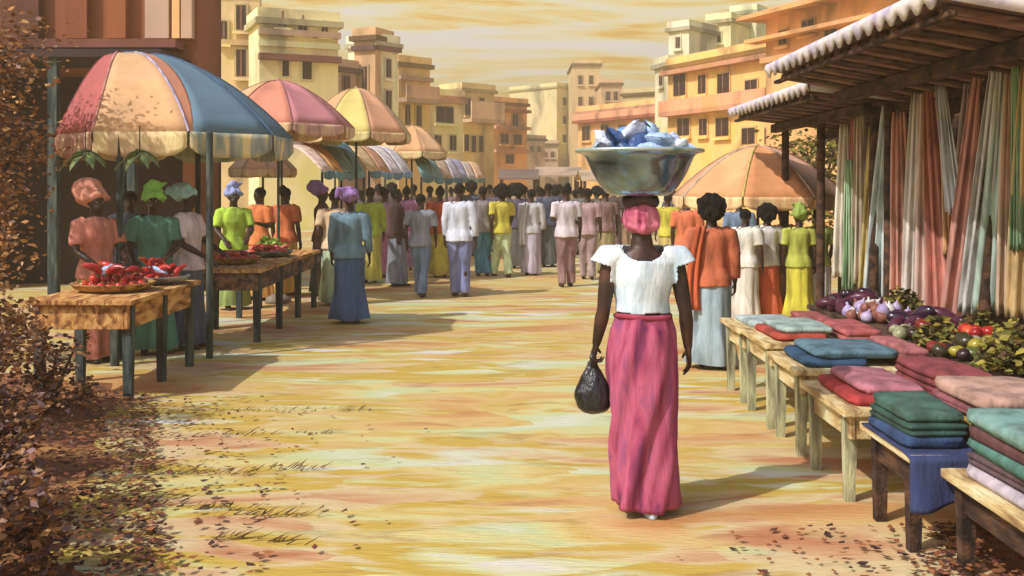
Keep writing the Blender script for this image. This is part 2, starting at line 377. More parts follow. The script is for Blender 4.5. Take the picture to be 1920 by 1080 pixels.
building('tower_shaded_side', 'narrow left side of the pale tower, shade put in its brown colour', 664, 50.3, 703.6, 49.8, 62, (182, 132, 92), wins=[(685, 150, 9, 50), (692, 220, 9, 40)], bands=[(685, 90, .2, .2, (100, 70, 70))], depth=1.6)  # separate block for the tower's shaded face, the brown stands for shade
building('ochre_house', 'ochre house with two tall dark shutters beside the tower', 747, 56, 806, 57.6, 110, (208, 164, 96),
         wins=[(763, 215, 9, 38), (784, 217, 9, 38), (764, 265, 10, 26), (786, 265, 10, 26)], bands=[(775, 148, .3, .2, (132, 92, 84)), (775, 190, .8, .7, (140, 100, 84))], depth=2.2)
building('pale_house', 'pale house with a reddish roof edge and one wide brown window', 804, 62, 868, 63.8, 172, (220, 204, 158),
         wins=[(833, 215, 32, 30), (820, 268, 12, 28), (848, 268, 12, 28)], bands=[(836, 190, .4, .3, (150, 90, 72))], depth=2.2, capcol=(170, 96, 74))
building('balcony_house', 'tan house with a sloping pale balcony and three slim doors below it', 866, 70, 926, 72, 160, (206, 172, 112),
         wins=[(876, 200, 9, 30), (902, 198, 8, 28), (874, 268, 8, 30, 'door'), (887, 270, 8, 30, 'door'), (901, 270, 8, 30, 'door')], bands=[(896, 228, 1.1, 1.2, (150, 116, 96))], depth=2.4)
building('rust_house', 'rust-brown gabled house at the far end of the left row', 924, 80, 988, 82.4, 186, (204, 136, 78),
         wins=[(940, 222, 10, 22), (965, 225, 10, 22), (945, 260, 14, 18), (970, 262, 14, 18), (955, 298, 14, 16)], bands=[(955, 208, .5, .4, (150, 84, 64)), (955, 240, .5, .4, (160, 90, 66)), (955, 284, .5, .4, (160, 90, 66))], depth=2.6)
# the far end of the street
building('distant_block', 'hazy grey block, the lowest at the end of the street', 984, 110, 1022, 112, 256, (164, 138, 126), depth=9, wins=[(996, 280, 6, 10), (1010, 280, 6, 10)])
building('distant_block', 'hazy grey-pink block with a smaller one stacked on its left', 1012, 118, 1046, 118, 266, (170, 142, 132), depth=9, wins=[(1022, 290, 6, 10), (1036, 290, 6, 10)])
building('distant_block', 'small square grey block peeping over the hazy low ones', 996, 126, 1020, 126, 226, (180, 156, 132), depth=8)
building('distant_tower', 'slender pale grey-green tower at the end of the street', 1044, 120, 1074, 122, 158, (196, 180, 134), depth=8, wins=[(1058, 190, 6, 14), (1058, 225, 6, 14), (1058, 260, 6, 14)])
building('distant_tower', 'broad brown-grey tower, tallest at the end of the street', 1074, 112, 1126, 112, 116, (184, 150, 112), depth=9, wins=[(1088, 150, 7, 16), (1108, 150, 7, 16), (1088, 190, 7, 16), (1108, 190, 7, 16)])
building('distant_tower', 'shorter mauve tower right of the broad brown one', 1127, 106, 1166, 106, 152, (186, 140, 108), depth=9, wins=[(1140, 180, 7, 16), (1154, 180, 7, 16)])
# right row
building('terrace_house', 'long low orange house behind the woman, dark line under its roof', 1084, 84, 1262, 74, 206, (214, 148, 82),
         wins=[(1100, 250, 14, 26), (1135, 248, 14, 26), (1168, 248, 14, 26), (1214, 246, 16, 28)], bands=[(1170, 222, .6, .5, (150, 84, 66))], ref='a', depth=4, capcol=(160, 90, 70))
building('roof_room', 'grey-green box room on top of the long orange house', 1168, 90, 1228, 88, 172, (150, 130, 92), depth=6, wins=[(1198, 196, 14, 12)])
building('orange_block', 'big golden orange block with dark red windows behind the peach parasol', 1252, 56, 1452, 48, 118, (222, 162, 78),
         wins=[(1276, 158, 22, 42), (1358, 158, 22, 40), (1283, 238, 22, 32), (1356, 238, 24, 34), (1405, 255, 24, 30), (1448, 255, 24, 30), (1318, 158, 14, 34), (1320, 238, 14, 30), (1410, 170, 22, 40)],
         bands=[(1350, 205, .6, .6, (170, 92, 66)), (1350, 122, .5, .3, (160, 86, 62))], ref='a', depth=3.5)
building('pale_tower', 'narrow grey-blue tower at the left end of the golden block', 1228, 60, 1254, 58, 118, (190, 186, 160), depth=5, wins=[(1241, 150, 6, 20)])
building('roof_tower', 'grey-white tower rising above the left of the golden block', 1254, 64, 1292, 63, 48, (204, 200, 176), depth=6, wins=[(1272, 80, 8, 20)])
building('roof_tower', 'pale cream tower above the golden block, next to the mint one', 1326, 66, 1370, 65, 34, (228, 216, 160), depth=6, wins=[(1348, 70, 8, 18)])
building('roof_tower', 'mint grey tower above the golden block, nearest the wide eaves', 1371, 68, 1418, 67, 18, (196, 204, 172), depth=6, wins=[(1394, 50, 8, 18)])
building('ochre_backdrop_house', 'ochre house filling the gap behind the three pale towers', 1286, 74, 1424, 70, 62, (220, 164, 86), depth=3, wins=[(1308, 92, 9, 20)])
t_, bx_, H_, ln_ = building('villa', 'orange house with wide sloping eaves behind the tin roof', 1436, 44, 1640, 38, 30, (214, 140, 76),
         wins=[(1517, 50, 22, 24), (1560, 60, 22, 26), (1470, 70, 14, 26), (1580, 130, 20, 40)], bands=[(1540, 96, .3, .3, (170, 100, 60))], ref='a', depth=9, cap=False)
for k, (z0, ov) in enumerate(((H_, .9), (H_ - 1.1, .7))):            # two tiers of eaves
    mb = MB(); p = [(-ov, -ov, z0), (ln_ + ov, -ov, z0), (ln_ + ov, 9 + ov, z0), (-ov, 9 + ov, z0)]; q = [(1.6, 1.6, z0 + .8), (ln_ - 1.6, 1.6, z0 + .8), (ln_ - 1.6, 7.4, z0 + .8), (1.6, 7.4, z0 + .8)]
    A = Vector(((1436 - 960) / F * 44, 44, 0)); B = Vector(((1640 - 960) / F * 38, 38, 0)); ux = (B - A).normalized(); bk = Vector((-ux.y, ux.x, 0)); Mx = Matrix((ux, bk, Vector((0, 0, 1)))).transposed()
    if k == 0:
        mb.quadgrid([[Mx @ Vector((x, y, z - .16)) for x, y, z in p], [Mx @ Vector(v) for v in p], [Mx @ Vector(v) for v in q]], True, True, True)
    else:
        mb.box(Mx @ Vector((ln_ / 2, -.36, z0)), (ln_ + 1.2, .7, .16), Mx)
    mb.build('roof' if k == 0 else 'eave', wallm((196, 120, 62)), t_)
# near left: brown shop with a deep dark shopfront
A = P(-90, 350, 17); B = P(402, 350, 17.5)
sh = thing('brown_shop', (A.x, 17, 0), 'rust-brown shop building with mauve pillars and dark open front behind the stalls', 'building')
Wd = -5.28 - A.x; SW = wallm((134, 82, 56)); 
def sbx(n, x0, x1, y0, y1, z0, z1, m, par=None, bev=0): return MB().box(((x0 + x1) / 2, (y0 + y1) / 2, (z0 + z1) / 2), (x1 - x0, y1 - y0, z1 - z0), None, bev).build(n, m, par or sh)
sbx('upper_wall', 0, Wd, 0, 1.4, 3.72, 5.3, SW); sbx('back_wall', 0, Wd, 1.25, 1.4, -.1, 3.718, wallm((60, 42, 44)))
sbx('side_wall', Wd - .25, Wd, 0.02, 1.249, -.1, 3.718, wallm((130, 84, 58))); sbx('side_wall', 0, .25, 0.02, 1.249, -.1, 3.718, SW)
for px, wpx, c in ((300, 44, (150, 116, 108)), (355, 20, (156, 118, 104)), (335, 14, (206, 146, 84)), (150, 40, (128, 74, 50)), (60, 40, (120, 74, 56)), (225, 34, (140, 84, 52))):
    x = (px - 960) / F * 17 - A.x; wd = wpx / F * 17; sbx('pillar', x - wd / 2, x + wd / 2, -.16, -.001, 4.22, 5.25, wallm(c))
sbx('ledge', -.1, Wd - .2, -.5, -.001, 4.02, 4.16, wallm((120, 74, 62))); 
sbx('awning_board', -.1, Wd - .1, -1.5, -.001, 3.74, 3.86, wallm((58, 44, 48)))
for px in (120, 262):
    x = (px - 960) / F * 16 - A.x; sbx('post', x - .07, x + .07, -1.42, -1.28, -.1, 3.738, POLEM)
# grey-brown low market roofs at the end of the street
for i, (pa, pb, yt, d, c) in enumerate(((935, 1010, 316, 38, (112, 92, 84)), (1004, 1092, 312, 41, (130, 104, 92)), (1088, 1150, 318, 36, (140, 112, 92)))):
    a = P(pa, yt, d); b = P(pb, yt, d); 
    t = thing('market_shed', ((a.x + b.x) / 2, d, 0), ['low dark grey market shed roof left of the street end', 'low grey-brown market shed roof closing the street', 'low brown market shed roof just left of the woman'][i], 'shed', 'sheds at the street end')
    wx = b.x - a.x; z = a.z
    mb = MB(); mb.quadgrid([[(-wx / 2, -.9, z - .42), (wx / 2, -.9, z - .42)], [(-wx / 2, -.9, z - .36), (wx / 2, -.9, z - .36)], [(-wx / 2, 1, z), (wx / 2, 1, z)], [(-wx / 2, 3, z - .3), (wx / 2, 3, z - .3)], [(-wx / 2, 3, z - .36), (wx / 2, 3, z - .36)], [(-wx / 2, 1, z - .1), (wx / 2, 1, z - .1)], [(-wx / 2, -.9, z - .42), (wx / 2, -.9, z - .42)]])
    mb.build('roof', wallm(c), t)
    for x in (-wx / 2 + .1, wx / 2 - .1):
        for y in (-.8, 2.9): MB().box((x, y, (z - .4) / 2), (.1, .1, z - .4)).build('post', WOODD, t)

# ------------------------------------------------------------------ parasols and awnings
def parasol(name, label, px, d, wpx, y_apex, y_rim, y_val, cols, pipes=None, poles='centre', apex_dx=0.0, top=.10, sides=8, spin=22.5, sliver=None, group='market parasols', tilt=0, foot=0.0):
    c = P(px, HZ, d); r = wpx / F * d / 2 / math.cos(math.pi / sides)
    za = CAMZ + (HZ - y_apex) / F * d; zr = CAMZ + (HZ - y_rim) / F * d; zv = CAMZ + (HZ - y_val) / F * d
    t = thing(name, (c.x, d, foot), label, 'parasol', group)
    za -= foot; zr -= foot; zv -= foot
    def rim(k): a = R(spin + 360 / sides * k) ; return Vector((r * math.cos(a), r * math.sin(a), 0))
    def pt(a, b, u, v):            # u across the panel, v from the crown to the rim
        e = a.lerp(b, u); f = top + (1 - top) * v
        x = e * f; bulge = 1 - .035 * math.sin(math.pi * u) * v
        z = zr + (za - zr) * (1 - v ** 1.65) - .03 * math.sin(math.pi * u) * math.sin(math.pi * min(1, v)) 
        return Vector((x.x * bulge + apex_dx * (1 - v) ** 1.15, x.y * bulge, z + tilt * x.x))
    for k in range(sides):
        a, b = rim(k), rim(k + 1); cc = cols[k % len(cols)]
        segs = [(0, 0, 1, 1, cc)]
        if sliver and k == sliver[0]: segs = [(0, 0, sliver[1], sliver[2], sliver[3] if sliver[4] else cc), (sliver[1], sliver[2], 1, 1, cc if sliver[4] else sliver[3])]
        for (t0, b0, t1, b1, cx) in segs:
            rows = []
            for j in range(10):
                v = j / 9; u0 = t0 + (b0 - t0) * v; u1 = t1 + (b1 - t1) * v
                rows.append([pt(a, b, u0 + (u1 - u0) * i / 6, v) for i in range(7)])
            MB().quadgrid(rows).build('canopy_panel', canopy(cx), t, True, .008)
        # hanging valance with a rounded lower edge
        rows = []; vc = vary(cc, 1.1); vc = tuple(int((p * .55 + q * .45)) for p, q in zip(vc, (226, 208, 160)))
        for j in range(5):
            v = j / 4; row = []
            for i in range(13):
                u = .015 + .97 * i / 12; e = 1 - (abs(2 * u - 1)) ** 5
                q = pt(a, b, u, 1.0); dr = (zr - zv) * v * (.55 + .45 * e)
                q2 = Vector((q.x * (1.006 + .012 * math.sin(u * 19 + k) * v), q.y * (1.006 + .012 * math.sin(u * 19 + k) * v), q.z - dr)); row.append(q2)
            rows.append(row)
        MB().quadgrid(rows).build('valance', cloth(vc, (236, 214, 150)), t, True, .006)
        ridge = [pt(a, b, 0, j / 9) + Vector((0, 0, .006)) for j in range(10)]
        pc = (pipes or {}).get(k, vary(cc, .72))
        MB().tube(ridge, .012 if pipes and k in pipes else .008, 6).build('piping', cloth(tuple(int(v) for v in pc)), t, True)
        MB().tube([p - Vector((0, 0, .035)) for p in ridge], .009, 6).build('rib', POLEM, t, True)
    top_mb = MB(); n = sides; ring = [pt(rim(k), rim(k + 1), 0, 0) for k in range(n)]; cen = sum(ring, Vector()) / n
    top_mb.quadgrid([[p + Vector((0, 0, -.01)) for p in ring], [p.lerp(cen, .5) + Vector((0, 0, .03)) for p in ring], [p.lerp(cen, .9) + Vector((0, 0, .045)) for p in ring]], True, False, True)
    top_mb.build('crown_cap', cloth(vary_i(cols[0], .9)), t, True)
    if poles == 'centre':
        MB().tube([(0, 0, -.02 - foot), (0, 0, za - .05)], .022, 8).build('pole', POLEM, t, True)
        MB().rings([(0, 0, -foot, .2, .2), (0, 0, .08 - foot, .18, .18), (0, 0, .14 - foot, .05, .05)]).build('base', mat('concrete', [(120, 110, 100), (150, 138, 122)]), t, True)
    else:
        for k in poles:
            e = rim(k) if isinstance(k, int) else (Vector((k[0] - c.x, k[1] - d, 0)) / .985); MB().tube([(e.x * .985, e.y * .985, -.03), (e.x * .985, e.y * .985, zr - .02)], .036, 8).build('pole', POLEM, t, True)
    return t
def vary_i(c, k): return tuple(int(v) for v in vary(c, k))
CRIM = (172, 62, 76); PEACH = (224, 172, 126); SALM = (216, 136, 104); BLUE = (84, 120, 146); TEAL = (120, 164, 160); LAV = (176, 164, 200); YEL = (222, 196, 84); PINK = (206, 128, 126)
# panels are counted anticlockwise from the right; 4,5,6 look at the camera
parasol('striped_parasol', 'large crimson, peach and blue striped parasol over the front tomato stall', 335, 11.4, 392, 104, 257, 300,
        [BLUE, TEAL, PEACH, CRIM, (178, 84, 84), (222, 172, 124), BLUE, BLUE], pipes={6: (170, 164, 206), 5: (196, 132, 120), 7: (60, 96, 140)}, poles=((-3.98, 10.28), (-3.08, 10.32), (-4.75, 12.4), (-3.86, 12.45)), apex_dx=-.5, top=.2, spin=22.5, sliver=(6, .62, .05, (216, 138, 104), True))
parasol('pink_parasol', 'tan and pink parasol just behind the big striped one', 522, 15.3, 268, 152, 238, 260,
        [PINK, (200, 150, 140), PEACH, PEACH, (216, 166, 122), (214, 130, 108), (200, 124, 132), PINK], top=.05)
parasol('yellow_parasol', 'cream, yellow and pink parasol third along the left row', 668, 18.5, 196, 166, 252, 270,
        [PEACH, YEL, (228, 204, 130), PEACH, (222, 170, 120), (226, 206, 120), (226, 164, 126), (224, 200, 150)], top=.05)
parasol('peach_parasol', 'plain peach parasol farthest along the left row', 772, 24, 128, 236, 286, 300, [(230, 178, 130), (226, 168, 118)], top=.05)
parasol('small_peach_parasol', 'small peach parasol with a blue valance under the pink one', 493, 19, 116, 277, 318, 333, [(230, 184, 146), (226, 172, 130)], top=.05)
parasol('orange_parasol', 'wide peach-orange parasol with grey and yellow ribs beside the cloth stall', 1421, 14.3, 300, 274, 368, 392,
        [(224, 148, 94), (226, 158, 104), (220, 150, 96), (214, 160, 120), (226, 164, 110), (222, 146, 94), (216, 164, 132), (226, 150, 96)], pipes={4: (196, 186, 176), 5: (190, 178, 84), 6: (186, 160, 150), 7: (130, 76, 52)}, top=.04)

def awning(label, T1, T2, B1, B2, cols, vc, group='lean-to awnings of the left row'):
    T1, T2, B1, B2 = [P(*q) for q in (T1, T2, B1, B2)]; o = Vector(((B1.x + T1.x) / 2, B1.y, 0))
    t = thing('market_awning', o, label, 'awning', group)
    def pt(u, v):
        q = T1.lerp(T2, u).lerp(B1.lerp(B2, u), v) - o; q.z += .22 * math.sin(math.pi * v) * (T1.z - B1.z) + .02 * math.sin(u * 9); return q
    n = len(cols)
    for k, c in enumerate(cols):
        MB().quadgrid([[pt((k + i / 4) / n, v / 8) for i in range(5)] for v in range(9)]).build('awning_strip', cloth(c), t, True, .008)
        MB().quadgrid([[pt((k + .02 + .96 * i / 6) / n, 1) + Vector((.03 + .01 * math.sin(i * 2.), -.02, -.002 - j / 3 * .15 * (.7 + .3 * math.sin(math.pi * i / 6)))) for i in range(7)] for j in range(4)]).build('valance', cloth(vc if k % 2 else vary_i(vc, .85)), t, True, .006)
    for u, v in ((0, 1), (1, 1), (0, 0), (1, 0)):
        q = pt(u, v); MB().tube([(q.x, q.y, -.03), (q.x, q.y, q.z - .01)], .022, 8).build('pole', POLEM, t, True)
    for v in (0, 1):
        MB().tube([pt(0, v) - Vector((0, 0, .03)), pt(1, v) - Vector((0, 0, .03))], .016, 6).build('crossbar', POLEM, t, True)
awning('white, orange and teal awning sloping to the street, first of the row', (528, 270, 18), (640, 264, 20.5), (604, 322, 16.8), (682, 322, 19.2), [(226, 196, 176), (226, 160, 90), (128, 168, 172), (110, 156, 170)], (112, 172, 190))
awning('peach and white awning with a blue hem, second of the row', (628, 264, 21), (722, 276, 24), (692, 322, 19.8), (772, 324, 22.6), [(226, 184, 128), (214, 150, 110), (220, 206, 206), (206, 200, 208)], (120, 172, 206))
awning('teal and grey awning, third of the row', (762, 284, 25), (838, 296, 28), (790, 332, 22.8), (866, 335, 26), [(104, 156, 158), (128, 166, 160), (204, 168, 130), (190, 180, 190)], (90, 140, 160))
awning('lavender and peach awning, last and smallest of the row', (836, 296, 30), (890, 306, 33), (862, 334, 27.5), (908, 335, 30), [(166, 164, 196), (206, 184, 170), (226, 176, 130)], (120, 164, 160))

# ------------------------------------------------------------------ tables
def table(name, label, x0, x1, y0, y1, h, top=WOOD, apron=WOOD, leg=WOODLEG, nleg=2, aw=.16, lw=.075, group=None, yaw=0):
    t = thing(name, (x0, y0, 0), label, 'table', group, yaw)
    W, D = x1 - x0, y1 - y0
    n = max(2, round(W / .22))
    for k in range(n):
        g = .004; xa = -.03 + (W + .06) * k / n; xb = -.03 + (W + .06) * (k + 1) / n
        MB().box(((xa + xb) / 2, D / 2, h - .02 + random.uniform(-.002, .002)), (xb - xa - g, D + .06 + random.uniform(-.012, .012), .04), None, .006).build('plank', top, t)
    za = h - .041 - aw / 2
    for x in (.035, W - .035): MB().box((x, D / 2, za), (.03, D - .02, aw), None, .004).build('apron', apron, t)
    for y in (.03, D - .03): MB().box((W / 2, y, za), (W - .11, .028, aw), None, .004).build('apron', apron, t)
    for x in (lw / 2 + .004, W - lw / 2 - .004):
        for j in range(nleg):
            y = lw / 2 + .052 + (D - lw - .104) * j / (nleg - 1)
            MB().quadgrid([[(x + sx * lw * .38, y + sy * lw * .38, -.03) for sx, sy in ((-1, -1), (1, -1), (1, 1), (-1, 1))], [(x + sx * lw * .5, y + sy * lw * .5, h - .045) for sx, sy in ((-1, -1), (1, -1), (1, 1), (-1, 1))]], True, True, True).build('leg', leg, t)
    return t
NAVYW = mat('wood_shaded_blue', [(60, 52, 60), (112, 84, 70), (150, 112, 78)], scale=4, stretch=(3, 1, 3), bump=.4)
table('vegetable_table', 'long wooden table at front left carrying two heaped tomato trays', -3.92, -3.10, 8.22, 9.98, .83, WOOD, WOOD, POLEM, 3, .2, .085)
table('vegetable_table', 'second wooden table on the left, behind the front tomato table', -3.70, -2.82, 11.3, 14.75, .83, WOOD, NAVYW, POLEM, 4, .2, .085)
BX = 1.84
bench_y = [(8.12, 8.78, .61), (7.26, 8.04, .63), (6.50, 7.18, .58), (5.56, 6.36, .53), (4.78, 5.40, .49), (3.86, 4.66, .45)]
bl = ['farthest of the low pale tables, pale blue cloth on it', 'low pale table with red and pale teal cloth, second from the far end', 'low pale table under the big blue folded cloth', 'low pale table nearest the woman\'s shadow with red folded cloth', 'low dark-legged bench under a navy drape at the right', 'nearest low bench at the right edge, stacked with teal cloth']
for i, (y0, y1, h) in enumerate(bench_y):
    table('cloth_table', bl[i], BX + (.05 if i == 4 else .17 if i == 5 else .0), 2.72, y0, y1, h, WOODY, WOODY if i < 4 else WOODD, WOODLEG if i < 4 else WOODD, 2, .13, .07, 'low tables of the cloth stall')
table('produce_bench', 'long dark bench of vegetables under the hanging cloths', 2.80, 3.46, 5.9, 9.5, .64, WOODD, WOODD, WOODD, 4, .1, .07)

# ------------------------------------------------------------------ folded cloths
def folded(label, x, y, z, wx, wy, h, layers, c, rz=0, c2=None, group=None, thin=False):
    """one cloth folded into a slab: its edge bulges once for each fold"""
    c = vary_i(c, .86); rows = []; n = 40; seed = random.random() * 50
    def rr(u, ins):            # rounded rectangle
        a = 2 * math.pi * u; ca, sa = math.cos(a), math.sin(a); e = .22
        return (wx / 2 - ins) * math.copysign(abs(ca) ** e, ca), (wy / 2 - ins) * math.copysign(abs(sa) ** e, sa)
    zs = []
    for l in range(layers):
        for q in range(5):
            b = math.sin(math.pi * (q + .02) / 4.04); zs.append(((l + q / 4) / layers, .012 * (1 - b) + .006 * random.random()))
    for f, ins in zs:
        row = []
        for k in range(n):
            px_, py_ = rr(k / n, ins + .012 * noise.noise(Vector((k * .3, f * 3, seed)))); row.append((px_, py_, h * f + .012 * f * noise.noise(Vector((px_ * 4, py_ * 4, seed)))))
        rows.append(row)
    for s_ in (.8, .5, .2):
        rows.append([(p[0] * s_, p[1] * s_, h + .006 + .014 * noise.noise(Vector((p[0] * s_ * 5, p[1] * s_ * 5, seed)))) for p in rows[len(zs) - 1]])
    o = MB().quadgrid(rows, True, True, True).build('folded_cloth', cloth(c, c2), None, True)
    o.location = (x, y, z + .002); o.rotation_euler = (0, 0, R(rz)); tag(o, label, 'cloth', group)
    return o
PB = (176, 204, 212); PT = (160, 190, 188)
H6 = [b[2] for b in bench_y]
folded('pale blue-white folded cloth on the farthest low table', 2.13, 8.43, H6[0], .44, .56, .045, 1, (186, 208, 214), 2)
folded('crimson-pink folded cloth on the farthest table next to the pale blue one', 2.50, 8.45, H6[0], .26, .58, .07, 2, (176, 84, 86), -2)
folded('red cloth sticking out under the pale teal cloth', 2.10, 7.66, H6[1], .40, .68, .04, 1, (190, 62, 48), 1)
folded('pale teal folded cloth lying on the red one', 2.16, 7.70, H6[1] + .046, .40, .62, .04, 1, (166, 196, 190), 1)
folded('long rose-red folded cloth behind the pale teal one', 2.54, 7.65, H6[1], .30, .74, .08, 2, (192, 88, 92), -1)
folded('dark navy-blue cloth under the big steel-blue one', 2.10, 6.83, H6[2], .42, .62, .05, 1, (36, 74, 116), 0)
folded('big steel-blue folded cloth on the third low table', 2.24, 6.84, H6[2] + .056, .56, .60, .045, 1, (84, 128, 150), 0)
folded('dusty pink folded cloth right of the big steel-blue one', 2.60, 6.82, H6[2], .20, .62, .12, 3, (192, 104, 108), 0)
folded('bright red cloth at the street edge of the fourth low table', 2.04, 5.97, H6[3], .30, .72, .05, 1, (192, 48, 52), 0)
folded('rose and lilac folded cloth on top of the bright red one', 2.14, 5.98, H6[3] + .056, .36, .66, .045, 1, (194, 112, 132), 0)
for k, (c, nm) in enumerate((((150, 52, 60), 'crimson folded cloth at the bottom of the pink-topped stack'), ((206, 168, 66), 'mustard yellow folded cloth low in the pink-topped stack'), ((148, 76, 88), 'plum-rose folded cloth in the middle of the pink-topped stack'), ((206, 158, 140), 'beige-pink folded cloth topping the stack on the navy-draped bench'))):
    folded(nm, 2.45 + .01 * (k % 2), 5.08, H6[4] + .012 + .062 * k, .50, .60, .056, 1 if k != 2 else 2, c, [1, -2, 2, 0][k], None, 'pink-topped cloth stack')
folded('royal blue folded cloth at the bottom of the green-topped stack', 2.02, 5.08, H6[4] + .012, .32, .54, .05, 1, (40, 74, 132), 0, None, 'green-topped cloth stack')
folded('dark green folded cloth in the middle of the green-topped stack', 2.025, 5.08, H6[4] + .068, .31, .54, .055, 2, (42, 84, 78), 2, None, 'green-topped cloth stack')
folded('bottle green folded cloth topping the green stack on the navy-draped bench', 2.03, 5.09, H6[4] + .129, .30, .52, .05, 1, (62, 106, 96), -1, None, 'green-topped cloth stack')
folded('maroon folded cloth right of the rose and lilac one on the fourth table', 2.53, 5.95, H6[3], .34, .66, .17, 4, (150, 60, 66), 1)
for k, (c, nm) in enumerate((((200, 188, 206), 'lavender-white folded cloth at the bottom of the teal-topped stack'), ((92, 70, 84), 'dark plum folded cloth in the teal-topped stack'), ((72, 132, 122), 'sea green folded cloth in the teal-topped stack'), ((98, 58, 64), 'maroon-brown folded cloth near the top of the teal-topped stack'), ((120, 168, 160), 'teal folded cloth topping the nearest stack at the right edge'))):
    folded(nm, 2.31 + .012 * (k % 2), 4.27, H6[5] + .060 * k, .56, .66, .054, 1 if k != 1 else 2, c, [0, 2, -1, 1, 0][k], None, 'teal-topped cloth stack')
# navy cloth draped over the fifth bench: lies on top, falls over the near side and the street side
o = MB(); rows = []
for j in range(20):
    v = j / 19; row = []
    for i in range(17):
        u = i / 16; fall = max(0, v - .35) / .65
        x = BX + .01 + u * .62 - .0; y = 5.37 - .64 * min(1, v / .35); z = H6[4] + .006
        if v > .35: y = 4.725 - .012 - .018 * math.sin(u * 15) * fall; z = H6[4] - .26 * fall * (.86 + .14 * math.sin(u * 7 + 1))
        row.append((x, y, z))
    rows.append(row)
tag(o.quadgrid(rows).build('draped_cloth', cloth((34, 48, 96)), None, True, .006), 'navy blue cloth draped over the front of the fifth low bench', 'cloth')

# ------------------------------------------------------------------ the cloth stalls with tin roofs
TIN = mat('tin_sheet', [(70, 56, 56), (112, 88, 82), (140, 112, 100)], rough=.55, scale=2, stretch=(1, 3, 1), bump=.2)
SLAT = mat('slat_wood', [(84, 60, 58), (126, 90, 80), (152, 120, 108)], scale=4, stretch=(.8, 4, 3), bump=.4)
PALE = mat('whitewashed_edge', [(176, 168, 190), (206, 198, 206), (222, 214, 206)], scale=4, bump=.3)
def tin_stall(label, xe, xi, ze, zi, y0, y1, xw, posts, hw):
    t = thing('cloth_stall', (xe, y0, 0), label, 'stall', 'tin-roofed cloth stalls')
    D = y1 - y0; W = xi - xe; sl = (zi - ze) / W; wl = .21
    nsheet = max(2, round(D / 1.05))
    for s_ in range(nsheet):
        ya, yb = D * s_ / nsheet, D * (s_ + 1) / nsheet + .0
        nn = max(6, int((yb - ya) / wl * 10)); rows = []
        for f in (0, .25, .5, .75, 1):
            rows.append([(W * f, ya + (yb - ya) * k / nn, ze + sl * W * f + .022 * math.sin(2 * math.pi * (ya + (yb - ya) * k / nn) / wl) + .006 * (s_ % 2)) for k in range(nn + 1)])
        MB().quadgrid(rows).build('roof_sheet', TIN, t, True, .006)
    # whitewashed eave edge, scalloped below like the sheets behind it
    n = int(D / wl * 8); rows = [[], [], [], []]
    for k in range(n + 1):
        y = D * k / n; s_ = math.sin(2 * math.pi * y / wl)
        rows[0].append((-.012, y, ze - .05 + .03 * s_)); rows[1].append((-.03, y, ze + .012)); rows[2].append((-.02, y, ze + .05)); rows[3].append((.12, y, ze + .058 + sl * .12))
    MB().quadgrid(rows).build('eave_edge', PALE, t, True, .014)
    rows = [[(W * f, -.012, ze + sl * W * f - .05 + .0 * f) for f in [i / 10 for i in range(11)]], [(W * f, -.02, ze + sl * W * f + .05) for f in [i / 10 for i in range(11)]], [(W * f, .06, ze + sl * W * f + .056) for f in [i / 10 for i in range(11)]]]
    MB().quadgrid(rows).build('gable_edge', PALE, t, True, .012)
    ang = math.atan(sl); M = Matrix.Rotation(-ang, 3, 'Y')
    k = 0; y = .22
    while y < D - .1:                                                # battens from the eave to the wall
        MB().box((W / 2 + .02, y, ze + sl * W / 2 - .065), (W - .1, .12, .05), M, .008).build('batten', SLAT if k % 2 == 0 else WOODD, t); y += .2; k += 1
    for f in (.42, .93): MB().box((W * f, D / 2, ze + sl * W * f - .15), (.09, D - .05, .11), None, .01).build('beam', WOODD, t)
    MB().box((.07, D / 2, ze + sl * .07 - .105), (.05, D - .1, .03)).build('eave_beam', WOODD, t)
    for (x, y) in posts: MB().tube([(x - xe, y - y0, -.03), (x - xe + .01, y - y0, ze + sl * (x - xe) - .16)], .05, 8).build('post', WOODD, t, True)
    # plank back wall
    n = int(D / .24)
    for k in range(n): MB().box((xw - xe + random.uniform(-.008, .008), D * (k + .5) / n, hw / 2), (.03, D / n - .006, hw + random.uniform(-.03, .03))).build('plank', WOODD, t)
    MB().tube([(3.72 - xe, .1, 2.52), (3.72 - xe, D - .1, 2.52)], .018, 8).build('hanging_rod', WOODD, t, True)
    return t
tin_stall('cloth stall under the higher tin roof with a whitewashed eave, at right', 2.50, 4.10, 2.88, 2.60, 5.85, 9.90, 4.35, ((3.62, 6.0), (3.62, 7.75), (3.62, 9.75)), 2.6)
tin_stall('farther cloth stall under the lower tin roof', 2.93, 4.30, 2.74, 2.58, 9.96, 13.6, 4.38, ((3.62, 10.15), (3.62, 11.9), (3.62, 13.45)), 2.55)

